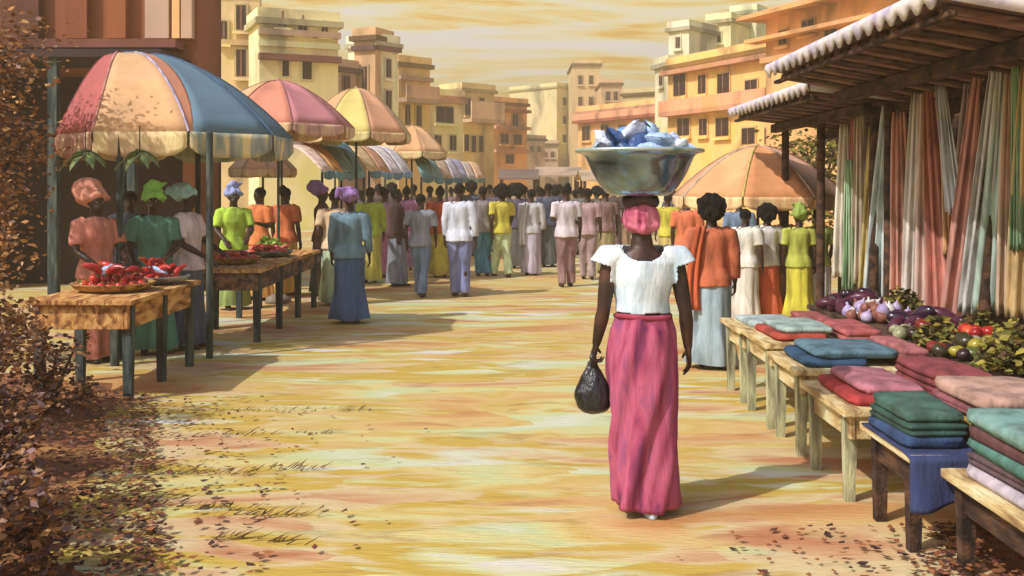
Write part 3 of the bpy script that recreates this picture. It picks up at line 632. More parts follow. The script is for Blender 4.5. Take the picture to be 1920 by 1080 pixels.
def hang(label, px_top, y_top, px_bot, y_bot, wpx_top, wpx_bot, x, c, c2=None):
    """a length of cloth hung from the rod: gathered at the top, pleated and wider below"""
    dt = x * F / (px_top - 960); db = x * F / (px_bot - 960); zt = CAMZ + (HZ - y_top) / F * dt; zb = CAMZ + (HZ - y_bot) / F * db
    y0 = dt; sh = db - dt; yaw = R(38); ca, sa = math.cos(yaw), math.sin(yaw)
    wt = wpx_top / F * dt * 1.5; wb = wpx_bot / F * dt * 1.7; c = tuple(int(.72 * v + .28 * q) for v, q in zip(c, (232, 222, 210))); rows = []; ph = random.random() * 6; npl = 2.5 + random.random() * 1.5
    for j in range(22):
        v = j / 21; wv = wt + (wb - wt) * v ** .7; row = []
        for i in range(25):
            u = i / 24 - .5; a = u * 2 * math.pi * npl + ph
            du = u * wv + .006 * math.cos(a * 1.7 + v * 3); dn = (.022 + .012 * v) * math.sin(a + .8 * math.sin(v * 4 + ph))
            # the strip's own shift along the street as it falls
            row.append((du * ca + dn * sa, -du * sa * .75 + dn * ca + sh * v, (zb - zt) * v + .012 * math.sin(a * .7) * v))
        rows.append(row)
    o = MB().quadgrid(rows).build('hanging_cloth', cloth(c, c2), None, True, .005)
    o.location = (x, y0, zt); tag(o, label, 'cloth', 'cloths hung in the tin-roofed stalls')
    return o
hg = [('white cloth with green tinge hanging at the far left of the stalls', 1583, 232, 1580, 520, 12, 24, 3.74, (206, 206, 190)),
      ('narrow green cloth hanging low at the far end beside the parasol', 1592, 300, 1590, 545, 8, 14, 3.66, (110, 168, 116)),
      ('slim crimson cloth hanging between the far white and tan ones', 1602, 215, 1597, 500, 10, 14, 3.72, (176, 70, 76)),
      ('beige-grey cloth hanging next to the slim crimson one', 1612, 205, 1612, 530, 12, 22, 3.76, (186, 170, 142)),
      ('mustard yellow-green cloth hanging in the far stall', 1640, 225, 1622, 545, 10, 20, 3.70, (190, 170, 72)),
      ('bright pale blue cloth hanging in a wide fan, far stall', 1664, 198, 1640, 575, 14, 34, 3.66, (178, 212, 222), (226, 238, 240)),
      ('mint green cloth hanging behind the pale blue fan', 1668, 240, 1658, 590, 12, 26, 3.74, (130, 190, 168)),
      ('light steel-blue cloth hanging in the middle of the row', 1676, 205, 1674, 585, 10, 22, 3.70, (150, 188, 200)),
      ('terracotta cloth hanging right of the steel-blue one', 1687, 210, 1690, 600, 16, 30, 3.68, (196, 116, 92)),
      ('tall white-grey cloth hanging right of the terracotta one', 1720, 172, 1712, 575, 12, 30, 3.66, (206, 196, 184), (230, 226, 222)),
      ('pale pink-beige cloth hanging right of the tall white-grey one', 1736, 160, 1738, 590, 14, 34, 3.72, (204, 162, 144)),
      ('rust red cloth hanging tall in the higher stall', 1742, 145, 1768, 610, 12, 34, 3.68, (180, 78, 62)),
      ('narrow pale blue cloth hanging across the rust red one', 1764, 160, 1792, 400, 12, 20, 3.62, (190, 206, 218)),
      ('orange-ochre cloth hanging behind the narrow pale blue one', 1772, 200, 1786, 480, 10, 22, 3.74, (206, 138, 72)),
      ('mauve-grey cloth hanging high in the dark of the higher stall', 1822, 112, 1800, 400, 12, 22, 3.72, (142, 118, 122)),
      ('brick-pink cloth hanging on a slant, wide at its foot', 1838, 118, 1788, 605, 12, 40, 3.64, (194, 108, 94)),
      ('silver-white cloth hanging on a slant near the right edge', 1870, 110, 1822, 590, 14, 32, 3.60, (200, 206, 206), (228, 232, 230)),
      ('tall sea-green cloth hanging near the right edge', 1882, 95, 1858, 580, 14, 44, 3.66, (142, 186, 172)),
      ('tan-pink cloth hanging right of the sea-green one', 1896, 105, 1890, 590, 14, 30, 3.70, (190, 150, 116)),
      ('emerald green strip of cloth hanging at the right edge', 1905, 120, 1906, 470, 8, 14, 3.60, (84, 150, 92)),
      ('ochre cloth hanging last at the right edge', 1930, 110, 1922, 600, 16, 44, 3.66, (190, 146, 76))]
for h in hg: hang(*h)

# ------------------------------------------------------------------ people
def hand(mb, w, d, s, n, curl=.35, sc_=1.0, thumb_in=.3, r=.0085):
    """palm and five fingers: d points to the fingertips, s from little finger to index, n out of the palm"""
    w, d, s, n = Vector(w), Vector(d).normalized(), Vector(s).normalized(), Vector(n).normalized()
    mb.tube([w - d * .01, w + d * .03 * sc_, w + d * .085 * sc_], [.026 * sc_, .037 * sc_, .04 * sc_], 10, [.02 * sc_, .017 * sc_, .014 * sc_], up=n)
    for off, ln in ((.030, .92), (.0105, 1.05), (-.010, 1.0), (-.030, .8)):
        p = w + d * .08 * sc_ + s * off * sc_; pts = [p - d * .015]; a = curl * .5; rad = [r * sc_]
        for seg in (.04, .027, .022):
            p = p + (d * math.cos(a) + n * math.sin(a) + s * off * 1.2) * seg * ln * sc_; pts.append(p); rad.append(r * sc_ * (1 - .1 * len(rad))); a += curl
        mb.tube(pts, rad, 8)
    b = w + d * .025 * sc_ + s * .028 * sc_; t1 = b + (d * .7 + s * .75 + n * thumb_in) .normalized() * .035 * sc_; t2 = t1 + (d * .95 + s * .25 + n * (thumb_in + .25)).normalized() * .032 * sc_
    mb.tube([b - s * .012, t1, t2], [.013 * sc_, .0105 * sc_, .0085 * sc_], 8)

def head(mb, z, y=0.0, x=0.0, k=1.0, f=-1):       # f: the way the face looks along y
    c = Vector((x, y, z))
    mb.ball(c + Vector((0, -f * .012, .012)) * k, (.074 * k, .094 * k, .098 * k)); mb.ball(c + Vector((0, f * .028, -.05)) * k, (.056 * k, .06 * k, .066 * k))
    mb.tube([c + Vector((0, f * .088, .02)) * k, c + Vector((0, f * .108, -.022)) * k], [.009 * k, .016 * k], 8)
    mb.tube([c + Vector((-.034, f * .074, .03)) * k, c + Vector((0, f * .084, .034)) * k, c + Vector((.034, f * .074, .03)) * k], .013 * k, 8)
    mb.tube([c + Vector((-.02, f * .084, -.052)) * k, c + Vector((.02, f * .084, -.052)) * k], .010 * k, 8)
    for sx in (-1, 1): mb.ball(c + Vector((sx * .076, -f * .006, -.004)) * k, (.012 * k, .022 * k, .032 * k), 8, 6)

POSES = {
 'stand': dict(L=((.19, 0, 1.385), (.232, .02, 1.12), (.243, -.03, .885)), R=((-.19, 0, 1.385), (-.235, .03, 1.12), (-.25, -.01, .88)), legs=((.085, 0), (-.085, .03))),
 'walk': dict(L=((.19, 0, 1.385), (.235, .1, 1.13), (.23, .06, .89)), R=((-.19, 0, 1.385), (-.232, -.06, 1.13), (-.21, -.2, .92)), legs=((.075, -.2), (-.075, .2))),
 'vend': dict(L=((.19, 0, 1.385), (.245, -.07, 1.13), (.15, -.29, 1.04)), R=((-.19, 0, 1.385), (-.25, -.06, 1.13), (-.17, -.27, 1.0)), legs=((.085, 0), (-.085, .0))),
 'hip': dict(L=((.19, 0, 1.385), (.285, .09, 1.14), (.17, -.06, 1.04)), R=((-.19, 0, 1.385), (-.232, .0, 1.12), (-.24, -.06, .885)), legs=((.09, -.06), (-.08, .06))),
 'talk': dict(L=((.19, 0, 1.385), (.235, .0, 1.12), (.17, -.22, 1.18)), R=((-.19, 0, 1.385), (-.232, .03, 1.12), (-.24, -.02, .885)), legs=((.085, .04), (-.085, -.05))),
}
TORSO = [(0, 0, .86, .15, .105), (0, .005, .93, .168, .122), (0, .0, 1.03, .138, .1), (0, 0, 1.12, .138, .098), (0, -.008, 1.25, .162, .112), (0, .0, 1.36, .172, .098), (0, .005, 1.42, .12, .075), (0, .008, 1.45, .062, .06), (0, .0, 1.53, .052, .055)]
CACHE = {}
def body_mesh(pose, vox=.0105):
    key = ('body', pose)
    if key in CACHE: return CACHE[key]
    p = POSES[pose]; mb = MB(); mb.rings(TORSO); head(mb, 1.6)
    for side, sx in (('L', 1), ('R', -1)):
        a, e, w_ = [Vector(q) for q in p[side]]
        mb.tube([a - Vector((sx * .05, 0, -.01)), a, a.lerp(e, .5), e, e.lerp(w_, .35), w_], [.055, .053, .046, .037, .038, .026], 12)
        d = (w_ - e).normalized(); hand(mb, w_, d, Vector((0, -1, .0)) if abs(d.z) > .7 else Vector((sx * -1, 0, .2)), Vector((-sx, 0, 0)) if abs(d.z) > .7 else Vector((0, 0, -1)), .4, 1.05, r=.0105)
    for (x, y) in p['legs']:
        k = Vector((x, y * .35 - .02, .48)); an = Vector((x, y, .09))
        mb.tube([(x * 1.05, 0, .92), (x, y * .15, .7), k, k.lerp(an, .35) + Vector((0, .015, 0)), an], [.095, .08, .055, .056, .036], 12)
        mb.tube([(x, y + .04, .045), (x, y - .06, .04), (x, y - .17, .025)], [.036, .042, .034], 10, [.04, .034, .02])
    CACHE[key] = remesh(mb, 'body', vox, 3); return CACHE[key]
def top_mesh(pose, long):
    key = ('top', pose, long)
    if key in CACHE: return CACHE[key]
    p = POSES[pose]; mb = MB()
    mb.rings([(x, y, z if i else .84, rx + (.068, .036, .022, .022, .022, .022)[i], ry + (.07, .04, .024, .024, .024, .024)[i]) for i, (x, y, z, rx, ry) in enumerate(TORSO[:6])] + [(0, .005, 1.425, .128, .083), (0, .008, 1.455, .078, .072)])
    for side, sx in (('L', 1), ('R', -1)):
        a, e, w_ = [Vector(q) for q in p[side]]
        pts = [a - Vector((sx * .06, 0, -.005)), a, a.lerp(e, .5), a.lerp(e, .8)]; rad = [.075, .074, .068, .066]
        if long: pts += [e, e.lerp(w_, .5), e.lerp(w_, .85)]; rad += [.056, .052, .05]
        mb.tube(pts, rad, 12, round_ends=False)
    CACHE[key] = remesh(mb, 'top', .016, 3, wr=.02, wf=9); return CACHE[key]
def trouser_mesh(pose):
    key = ('trousers', pose)
    if key in CACHE: return CACHE[key]
    p = POSES[pose]; mb = MB(); mb.rings([(0, 0, .80, .15, .11), (0, .005, .93, .186, .138), (0, 0, 1.03, .155, .115)])
    for (x, y) in p['legs']:
        k = Vector((x, y * .35 - .02, .48)); an = Vector((x, y, .06))
        mb.tube([(x * 1.05, 0, .9), (x, y * .15, .7), k, an], [.115, .1, .082, .076], 12, round_ends=False)
    CACHE[key] = remesh(mb, 'trousers', .016, 3, wr=.02, wf=8); return CACHE[key]
def skirt_mesh(v):
    key = ('skirt', v)
    if key in CACHE: return CACHE[key]
    rows = []; n = 56; rnd = random.Random(v); ph = rnd.random() * 6
    wid = [(.0, .15, .11), (.1, .172, .13), (.25, .195, .15), (.6, .19, .165), (1, .205 + .03 * (v % 3), .19 + .02 * (v % 2))]
    for j in range(19):
        t = j / 18
        for q in range(len(wid) - 1):
            if wid[q][0] <= t <= wid[q + 1][0]:
                f = (t - wid[q][0]) / (wid[q + 1][0] - wid[q][0]); rx = wid[q][1] + (wid[q + 1][1] - wid[q][1]) * f; ry = wid[q][2] + (wid[q + 1][2] - wid[q][2]) * f
        row = []
        for k in range(n):
            a = 2 * math.pi * k / n; fold = 1 + (.02 + .085 * t) * (math.sin(a * (5 + v % 3) + ph + t * 1.2) * .6 + math.sin(a * 11 + ph * 2) * .4)
            row.append((rx * fold * math.cos(a), ry * fold * math.sin(a), 1.05 - .99 * t + .012 * math.sin(a * 3 + ph) * t))
        rows.append(row)
    me = MB().quadgrid(rows, True, True, False).mesh('skirt'); CACHE[key] = me; return me
def wrap_mesh(v):
    key = ('wrap', v)
    if key in CACHE: return CACHE[key]
    mb = MB(); mb.ball((0, .03, 1.655), (.105, .115, .092), 16, 10)
    mb.tube([(-.09, -.04, 1.635), (0, -.075, 1.665), (.09, -.04, 1.64)], .03, 8)
    if v == 0: mb.tube([(-.06, 0, 1.73), (.0, -.02, 1.765), (.07, .0, 1.75)], [.03, .045, .022], 8); mb.tube([(.02, 0, 1.74), (.1, .01, 1.77)], [.035, .018], 8)
    if v == 1: mb.tube([(.02, .08, 1.69), (.09, .13, 1.70), (.12, .15, 1.62)], [.05, .045, .018], 8); mb.tube([(-.02, .08, 1.69), (-.08, .14, 1.66)], [.05, .03], 8)
    if v == 2: mb.ball((0, .07, 1.70), (.115, .11, .10), 14, 8)
    me = remesh(mb, 'headwrap', .011, 3, wr=.022, wf=22); CACHE[key] = me; return me
def hair_mesh(v):
    key = ('hair', v)
    if key in CACHE: return CACHE[key]
    mb = MB()
    if v == 'short': mb.ball((0, .02, 1.635), (.085, .1, .088), 16, 10)
    if v == 'afro': mb.ball((0, .02, 1.665), (.15, .145, .125), 18, 12); mb.ball((0, .06, 1.6), (.12, .11, .1), 16, 10)
    if v == 'bun': mb.ball((0, .02, 1.635), (.087, .1, .088), 16, 10); mb.ball((0, .09, 1.71), (.05, .05, .045), 12, 8)
    me = remesh(mb, 'hair', .01, 1, wr=.03 if v == 'afro' else .014, wf=30); CACHE[key] = me; return me
def eye_mesh(sx):
    key = ('eye', sx)
    if key not in CACHE: CACHE[key] = MB().ball((sx * .031, -.083, 1.606), (.014, .009, .008), 10, 6).mesh('eye')
    return CACHE[key]
HAIRS = {'short': 0, 'afro': 0, 'bun': 0}
def person(label, px, fy, yaw, top, bottom, kind='skirt', hair='short', pose='stand', h=1.7, long=False, d=None, group='people in the market street', wrapc=None, sv=0, base=0, shawl=None):
    d = d or 3325 / (fy - HZ); x = (px - 960) / F * d
    t = thing('person', (x, d, base), label, 'person', group, R(yaw)); k = h / 1.7; t.scale = (k, k, k)
    add('body', body_mesh(pose), SKIN, t)
    add('shirt' if kind == 'trousers' else 'blouse', top_mesh(pose, long), cloth(top), t)
    if kind == 'trousers': add('trousers', trouser_mesh(pose), cloth(bottom), t)
    else: add('skirt', skirt_mesh(sv), cloth(bottom), t)
    if hair in HAIRS: add('hair', hair_mesh(hair), HAIR, t)
    else:
        wo_ = add('headwrap', wrap_mesh(hair), cloth(wrapc), t); ws = 1.32 if hair == 2 and d < 11 else 1.15; wo_.scale = (ws, ws, ws); wo_.location = (0, .17 * (ws - 1), 1.64 * (1 - ws) + .01)
    y = (yaw + 180) % 360 - 180
    if abs(y) < 80 and d < 20:
        for sx in (-1, 1): add('eye', eye_mesh(sx), EYEW, t)
    if shawl:
        mb = MB(); rows = []
        for j in range(16):
            v = j / 15
            rows.append([(.11 + .09 * math.sin(v * 2) + (i / 8 - .5) * (.11 + .05 * v) + .01 * math.sin(i * 2.2), .13 - .02 * math.cos(i * 1.7) + .03 * v, 1.46 - .85 * v) for i in range(9)])
        mb.quadgrid(rows).build('shawl', cloth(shawl), t, True, .008)
    return t
# sellers on the left
person('seller in a salmon dress and big salmon headwrap behind the front table', 180, 0, 52, (206, 124, 104), (190, 112, 96), hair=2, wrapc=(212, 138, 114), pose='vend', h=1.69, d=10.15, long=False)
person('shadowed person in navy standing behind the left parasol pole', 244, 0, 20, (38, 44, 62), (32, 36, 52), hair='short', pose='stand', h=1.68, d=11.9, long=True)
person('seller in a teal dress and bright green headwrap', 288, 0, 15, (74, 128, 118), (78, 138, 122), hair=0, wrapc=(130, 206, 92), pose='vend', h=1.69, d=10.65, sv=1)
person('seller in a pale lilac blouse and light blue headwrap, turned to the right', 352, 0, 80, (216, 200, 214), (74, 84, 112), hair=1, wrapc=(150, 206, 228), pose='vend', h=1.72, d=11.0, sv=2)
person('seller in a lime green top with a periwinkle headwrap', 438, 0, 25, (164, 204, 60), (140, 170, 90), hair=0, wrapc=(134, 150, 206), pose='vend', h=1.7, d=14.5, sv=1)
person('shopper in an orange top near the end of the second table', 486, 0, -30, (222, 118, 62), (210, 150, 70), hair='short', pose='talk', h=1.72, d=15.7, sv=2)
person('shopper in a red-orange and yellow dress beside the second table', 536, 0, 160, (220, 112, 66), (214, 168, 70), hair='bun', pose='stand', h=1.72, d=16.3, sv=0)
person('woman in a purple headwrap leaning at the end of the second table', 604, 0, 100, (70, 48, 48), (92, 72, 66), hair=2, wrapc=(124, 88, 158), pose='vend', h=1.73, d=16.4, sv=1, long=True)
# the crowd, left to right
person('woman in a pale mint dress just left of the blue-dressed woman', 628, 572, 185, (224, 190, 148), (166, 190, 150), hair='bun', pose='walk', sv=1, h=1.68)
person('woman all in blue with a violet headwrap, nearest in the crowd', 656, 606, 178, (104, 140, 164), (68, 98, 146), hair=1, wrapc=(140, 104, 176), pose='stand', sv=2, h=1.68, long=True)
person('person in a lime yellow dress behind the blue-dressed woman', 694, 530, 200, (180, 206, 64), (206, 196, 84), hair='short', pose='stand', sv=0, h=1.72, long=True)
person('woman in a pink wrapper right of the lime yellow dress', 722, 520, 150, (196, 150, 190), (190, 118, 164), hair='bun', pose='hip', sv=1)
person('dark-clothed person with slate skirt beside the pink wrapper', 744, 536, 95, (60, 42, 42), (124, 134, 152), hair='short', pose='talk', sv=2, long=True, h=1.7)
person('woman in magenta pink deeper in the crowd', 762, 506, 190, (194, 120, 168), (170, 130, 160), hair='bun', pose='stand', sv=0, h=1.72)
person('man in a grey shirt and dusty blue trousers left of the red top', 789, 556, 170, (132, 138, 156), (104, 130, 168), 'trousers', 'short', 'walk', 1.62)
person('woman in a red top and mustard skirt left of the white-shirted man', 825, 520, 185, (200, 78, 54), (190, 172, 62), hair='bun', pose='stand', sv=1, h=1.72, long=True)
person('man in a white shirt and periwinkle trousers walking away', 862, 556, 168, (206, 214, 232), (118, 128, 184), 'trousers', 'short', 'stand', 1.78, True)
person('man in a grey-brown shirt and teal trousers right of the white-shirted man', 905, 518, 190, (130, 126, 130), (70, 134, 164), 'trousers', 'short', 'stand', 1.74)
person('woman in a yellow top and pale mint trousers in mid-street', 941, 519, 200, (206, 196, 62), (200, 222, 166), 'trousers', 'afro', 'walk', 1.72)
person('dark-dressed person right of the yellow top', 972, 503, 175, (70, 66, 92), (78, 76, 74), hair='afro', pose='hip', sv=2, h=1.74)
person('woman in a long lilac-grey dress in mid-street', 996, 516, 182, (190, 190, 196), (178, 170, 192), hair='short', pose='stand', sv=0, h=1.68, long=True, shawl=(206, 206, 214))
person('tall person in slate navy right of the lilac-grey dress', 1028, 500, 186, (70, 80, 108), (76, 80, 84), hair='short', pose='stand', sv=1, h=1.8, long=True)
person('man in a pale lilac shirt and mauve-brown trousers with a raised hand', 1062, 538, 190, (212, 200, 212), (150, 112, 118), 'trousers', 'bun', 'talk', 1.76)
person('person in dusty mauve behind the lilac-shirted man', 1102, 524, 170, (176, 142, 146), (166, 140, 142), 'trousers', 'short', 'hip', 1.7)
person('person in a brown shirt half hidden left of the basin woman', 1136, 512, 195, (130, 98, 92), (150, 136, 90), hair='short', pose='stand', sv=1)
person('person in yellow half hidden behind the basin woman', 1252, 520, 180, (206, 196, 60), (190, 170, 90), hair='short', pose='stand', sv=2, h=1.6)
# right of the woman
person('woman with big black afro, orange shawl and long grey-blue dress near the low tables', 1334, 690, 172, (196, 96, 62), (144, 168, 184), hair='afro', pose='hip', sv=2, h=1.60, shawl=(216, 92, 52), long=True)
person('person in an orange top seen left of the afro woman', 1288, 560, 160, (222, 110, 70), (214, 150, 90), hair='bun', pose='stand', sv=0, h=1.62)
person('shopper in white top and pale skirt under the orange parasol', 1398, 606, 150, (222, 222, 212), (206, 200, 190), hair='short', pose='stand', sv=1, h=1.45)
person('shopper in a white blouse and red skirt under the orange parasol', 1438, 602, 185, (214, 214, 214), (206, 88, 58), hair='afro', pose='hip', sv=2, h=1.46)
person('person in a blue shirt in the shade under the orange parasol', 1386, 560, 170, (110, 140, 176), (90, 100, 130), hair='short', pose='stand', sv=0, h=1.6)
person('shopper in cream with brown skirt beside the red-skirted one', 1468, 596, 200, (212, 206, 190), (150, 110, 90), hair='bun', pose='talk', sv=1, h=1.46)
person('shopper in a yellow-green dress under the orange parasol', 1498, 604, 180, (180, 190, 70), (206, 198, 56), hair=0, wrapc=(140, 170, 70), pose='stand', sv=2, h=1.44)
person('shopper in green and lilac dress by the dark post', 1534, 600, 175, (150, 178, 90), (204, 206, 214), hair='short', pose='walk', sv=0, h=1.44)
# far crowd
dk = [(70, 60, 66), (96, 80, 76), (120, 104, 96), (66, 74, 98), (150, 120, 96), (120, 90, 100), (90, 96, 90), (170, 140, 110)]
rnd = random.Random(4); CN = ['dark slate', 'brown', 'taupe', 'navy', 'tan', 'mauve', 'moss grey', 'sand']
nb = ['behind the red top', 'behind the white-shirted man', 'behind the teal trousers', 'behind the yellow top', 'behind the lilac-grey dress', 'behind the slate navy figure', 'behind the lilac shirt', 'near the sheds']
for i, px in enumerate((676, 708, 735, 775, 806, 846, 884, 918, 928, 955, 962, 982, 1010, 1018, 1042, 1048, 1078, 1090, 1118, 1150, 1168, 1262)):
    j = rnd.randrange(8); k2 = rnd.randrange(8); d = 23.5 + rnd.random() * 9
    person('small distant figure in %s and %s %s' % (CN[j], CN[k2], ('under the far awnings' if px < 800 else 'behind the basin woman' if px > 1140 else nb[min(7, max(0, (px - 806) // 42))])), px, 0, 150 + rnd.random() * 70, dk[j], dk[k2], 'trousers' if i % 3 == 0 else 'skirt', ['short', 'bun', 'afro', 'short'][i % 4], list(POSES)[i % 5], 1.62 + rnd.random() * .2, d=d, sv=i % 3, group='distant crowd', long=i % 2 == 0)

# ------------------------------------------------------------------ the woman with the basin (seen from behind, walking away: she looks along +y)
WX, WD = (1205 - 960) / F * 5.45, 5.45
wo = thing('person', (WX, WD, 0), 'woman in white blouse and pink wrapper walking away, metal basin on her head', 'person')
mb = MB()
mb.rings([(0, 0, .84, .135, .10), (0, 0, .95, .135, .105), (0, 0, 1.05, .115, .088), (0, 0, 1.13, .122, .09), (0, .008, 1.25, .152, .11), (-.002, 0, 1.345, .165, .095), (-.003, -.004, 1.40, .118, .072), (-.004, -.006, 1.43, .062, .058), (-.006, 0, 1.50, .052, .054)], 24)
head(mb, 1.575, 0, -.01, .98, f=1)
armL = [Vector(q) for q in ((-.178, 0, 1.352), (-.212, -.02, 1.09), (-.246, .03, .905))]; armR = [Vector(q) for q in ((.178, 0, 1.352), (.226, -.025, 1.08), (.247, .02, .885))]
for (a, e, w_), sx in ((armL, -1), (armR, 1)):
    mb.tube([a - Vector((sx * .05, 0, -.01)), a, a.lerp(e, .35), a.lerp(e, .7), e, e.lerp(w_, .25), e.lerp(w_, .6), w_], [.05, .05, .046, .042, .036, .039, .033, .024], 14)
hand(mb, armR[2], (armR[2] - armR[1]), (0, 1, .05), (-1, 0, 0), .32, 1.0)
hand(mb, armL[2], (armL[2] - armL[1]), (0, 1, .05), (1, 0, 0), 1.15, 1.0, .6)
for x, y in ((-.065, .12), (.04, -.035)):
    k = Vector((x, y * .4 + .03, .46)); an = Vector((x, y - .02, .085))
    mb.tube([(x * 1.2, 0, .9), (x, y * .2, .68), k, k.lerp(an, .35) - Vector((0, .015, 0)), an], [.08, .068, .048, .045, .032], 12)
    mb.tube([(x, y - .05, .055), (x, y + .05, .05), (x, y + .15, .04)], [.034, .04, .034], 10, [.036, .03, .016])
add('body', remesh(mb, 'woman_body', .0056, 4), SKIN, wo)
# blouse with a scooped back and short flutter sleeves
mb = MB(); mb.rings([(0, 0, 1.0, .15, .118), (0, 0, 1.07, .148, .115), (0, 0, 1.14, .144, .112), (0, .008, 1.25, .17, .126), (0, 0, 1.345, .182, .112), (0, -.004, 1.405, .142, .092), (0, -.006, 1.44, .1, .08), (0, -.006, 1.48, .09, .078)], 28)
for sx in (-1, 1): mb.tube([(sx * .11, 0, 1.385), (sx * .18, 0, 1.362), (sx * .222, -.002, 1.31), (sx * .238, -.004, 1.25)], [.07, .076, .083, .088], 16, round_ends=False)
def cutb(v):
    if v.z < 1.076 + .006 * math.sin(v.x * 40): return True
    if abs(v.x) > .165 and (abs(v.x) - .17) * .35 + (1.318 - v.z) > .0 and abs(v.x) > .178: return True
    c = Vector((-.004, -.062, 1.462)); return (v - c).length < .116 or v.z > 1.435
WHITE = mat('blouse_white', [(182, 202, 216), (206, 220, 232), (222, 230, 238)], rough=.9, scale=6, stretch=(2, 2, .7), bump=.25)
add('blouse', remesh(mb, 'woman_blouse', .0065, 3, cut=cutb, wr=.016, wf=11), WHITE, wo, .005)
# wrapper: a long cloth wound round, its free edge falling down the right of the back
PNK = mat('wrapper_pink', [(108, 44, 80), (156, 66, 98), (178, 88, 116), (146, 74, 114)], rough=.88, scale=3.2, stretch=(4, 4, .7), bump=.25, spread=.34)
prof = [(1.07, .13, .105), (1.03, .14, .115), (.975, .158, .135), (.86, .170, .15), (.746, .173, .152), (.5, .160, .146), (.25, .154, .146), (.05, .156, .152)]
rows = []; n = 110
for j in range(48):
    z = 1.07 - 1.02 * j / 47
    for q in range(len(prof) - 1):
        if prof[q][0] >= z >= prof[q + 1][0] - 1e-6:
            f = (prof[q][0] - z) / (prof[q][0] - prof[q + 1][0]); rx = prof[q][1] + (prof[q + 1][1] - prof[q][1]) * f; ry = prof[q][2] + (prof[q + 1][2] - prof[q][2]) * f
    t = 1 - z / 1.07; row = []
    for k in range(n + 1):
        a = -math.pi / 2 + .62 + 2 * math.pi * k / n * 1.16
        ov = .016 * (k / n)                                     # the wound layer sits outside its own start
        dia = a + 1.5 * t                                           # folds run on a slant
        amp = .007 + .021 * t ** .7
        fold = amp * (math.sin(dia * 6 + .6) * .6 + math.sin(dia * 11 + 2 + 3 * t) * .35 + math.sin(a * 3 - 4 * t) * .5) + .006 * noise.noise(Vector((math.cos(a) * 3, math.sin(a) * 3, z * 7)))
        cx = .012 * t
        row.append((cx + (rx + ov + fold) * math.cos(a), (ry + ov + fold) * math.sin(a) + .02 * t, z + (.014 * math.sin(a * 2 + 1) - .012) * (t ** 6)))
    rows.append(row)
wrp = MB().quadgrid(rows).build('wrapper', PNK, wo, True, .004)
MB().tube([(.146 * math.cos(a), .122 * math.sin(a), 1.058 + .006 * math.sin(a * 2)) for a in [2 * math.pi * k / 24 for k in range(25)]], .014, 8, round_ends=False).build('waist_roll', mat('wrapper_band', [(128, 46, 70), (160, 62, 84)], bump=.2), wrp, True)
BRAID = mat('braid_trim', [(70, 40, 56), (110, 70, 84)], scale=60, bump=.8)
MB().tube([(.05 + .085 * f, -.128 - .012 * math.sin(f * 3) + .055 * f * f, 1.0 - .2 * f) for f in [i / 8 for i in range(9)]], .006, 6).build('trim', BRAID, wrp, True)
# head cloth
mb = MB(); mb.ball((-.01, -.012, 1.583), (.097, .107, .094), 20, 12); mb.tube([(-.09, .03, 1.57), (-.07, -.06, 1.545), (-.01, -.1, 1.53), (.05, -.07, 1.545), (.07, .03, 1.57)], .028, 10)
def cutw(v): return v.y > .045 and v.z < 1.60
add('headwrap', remesh(mb, 'woman_headwrap', .0065, 3, cut=cutw, wr=.012, wf=24), mat('headwrap_pink', [(128, 40, 72), (196, 104, 130), (212, 130, 150)], rough=.9, scale=10, stretch=(1.5, 1.5, .5), bump=.3), wo, .004)
for sx in (-1, 1): MB().ball((-.01 + sx * .03, .083, 1.582), (.014, .009, .008), 10, 6).build('eye', EYEW, wo, True)
SLIP = mat('slipper_blue', [(150, 168, 206), (190, 204, 226)], rough=.6, bump=.1)
for x, y in ((-.065, .12), (.04, -.035)):
    rr_ = [[(x + sx_ * (.046 + .006 * math.sin(a_ * 2)) * math.cos(a_), y + .045 + .142 * math.sin(a_), z_) for a_ in [2 * math.pi * k / 22 for k in range(22)]] for z_, sx_ in ((.0, .92), (.006, 1), (.022, 1), (.028, .93))]
    s_ = MB().quadgrid(rr_, True, True, True).build('slipper', SLIP, wo, True)
    MB().tube([(x - .045, y + .06, .028), (x - .03, y + .085, .07), (x, y + .1, .078), (x + .03, y + .085, .07), (x + .045, y + .06, .028)], .008, 6).build('strap', mat('strap_navy', [(40, 44, 78)]), s_, True)
# carrying pad and basin
BZ = 1.688; BXo = WX - .018
o = MB().tube([(.075 * math.cos(a), .075 * math.sin(a), .012 * math.sin(3 * a)) for a in [2 * math.pi * k / 28 for k in range(29)]], .026, 10, round_ends=False).build('carrying_pad', cloth((60, 46, 58)), None, True)
o.location = (BXo + .006, WD - .01, BZ - .014); tag(o, 'dark coiled cloth pad between the pink headwrap and the basin', 'pad')
STEEL = mat('basin_metal', [(96, 116, 142), (134, 154, 178), (170, 186, 204)], rough=.17, metal=.92, scale=3, stretch=(1, 1, 2), bump=.06, spread=.3)
bs = thing('basin', (BXo, WD - .005, BZ), 'wide grey metal basin on the woman\'s head', 'basin')
pf = [(0.001, .012), (.09, .010), (.15, .014), (.178, .03), (.205, .062), (.23, .098), (.254, .14), (.276, .19), (.29, .222), (.305, .236), (.330, .244), (.337, .252), (.333, .260), (.322, .262), (.300, .254), (.284, .236), (.268, .19), (.246, .14), (.222, .098), (.196, .066), (.17, .042), (.12, .03), (.001, .028)]
MB().quadgrid([[(r_ * math.cos(2 * math.pi * k / 64), r_ * math.sin(2 * math.pi * k / 64), z_) for k in range(64)] for r_, z_ in pf], True, True, True).build('bowl', STEEL, bs, True)
RIMM = mat('basin_rim', [(120, 150, 150), (164, 190, 176), (190, 200, 206)], rough=.35, metal=.5, scale=6, bump=.05)
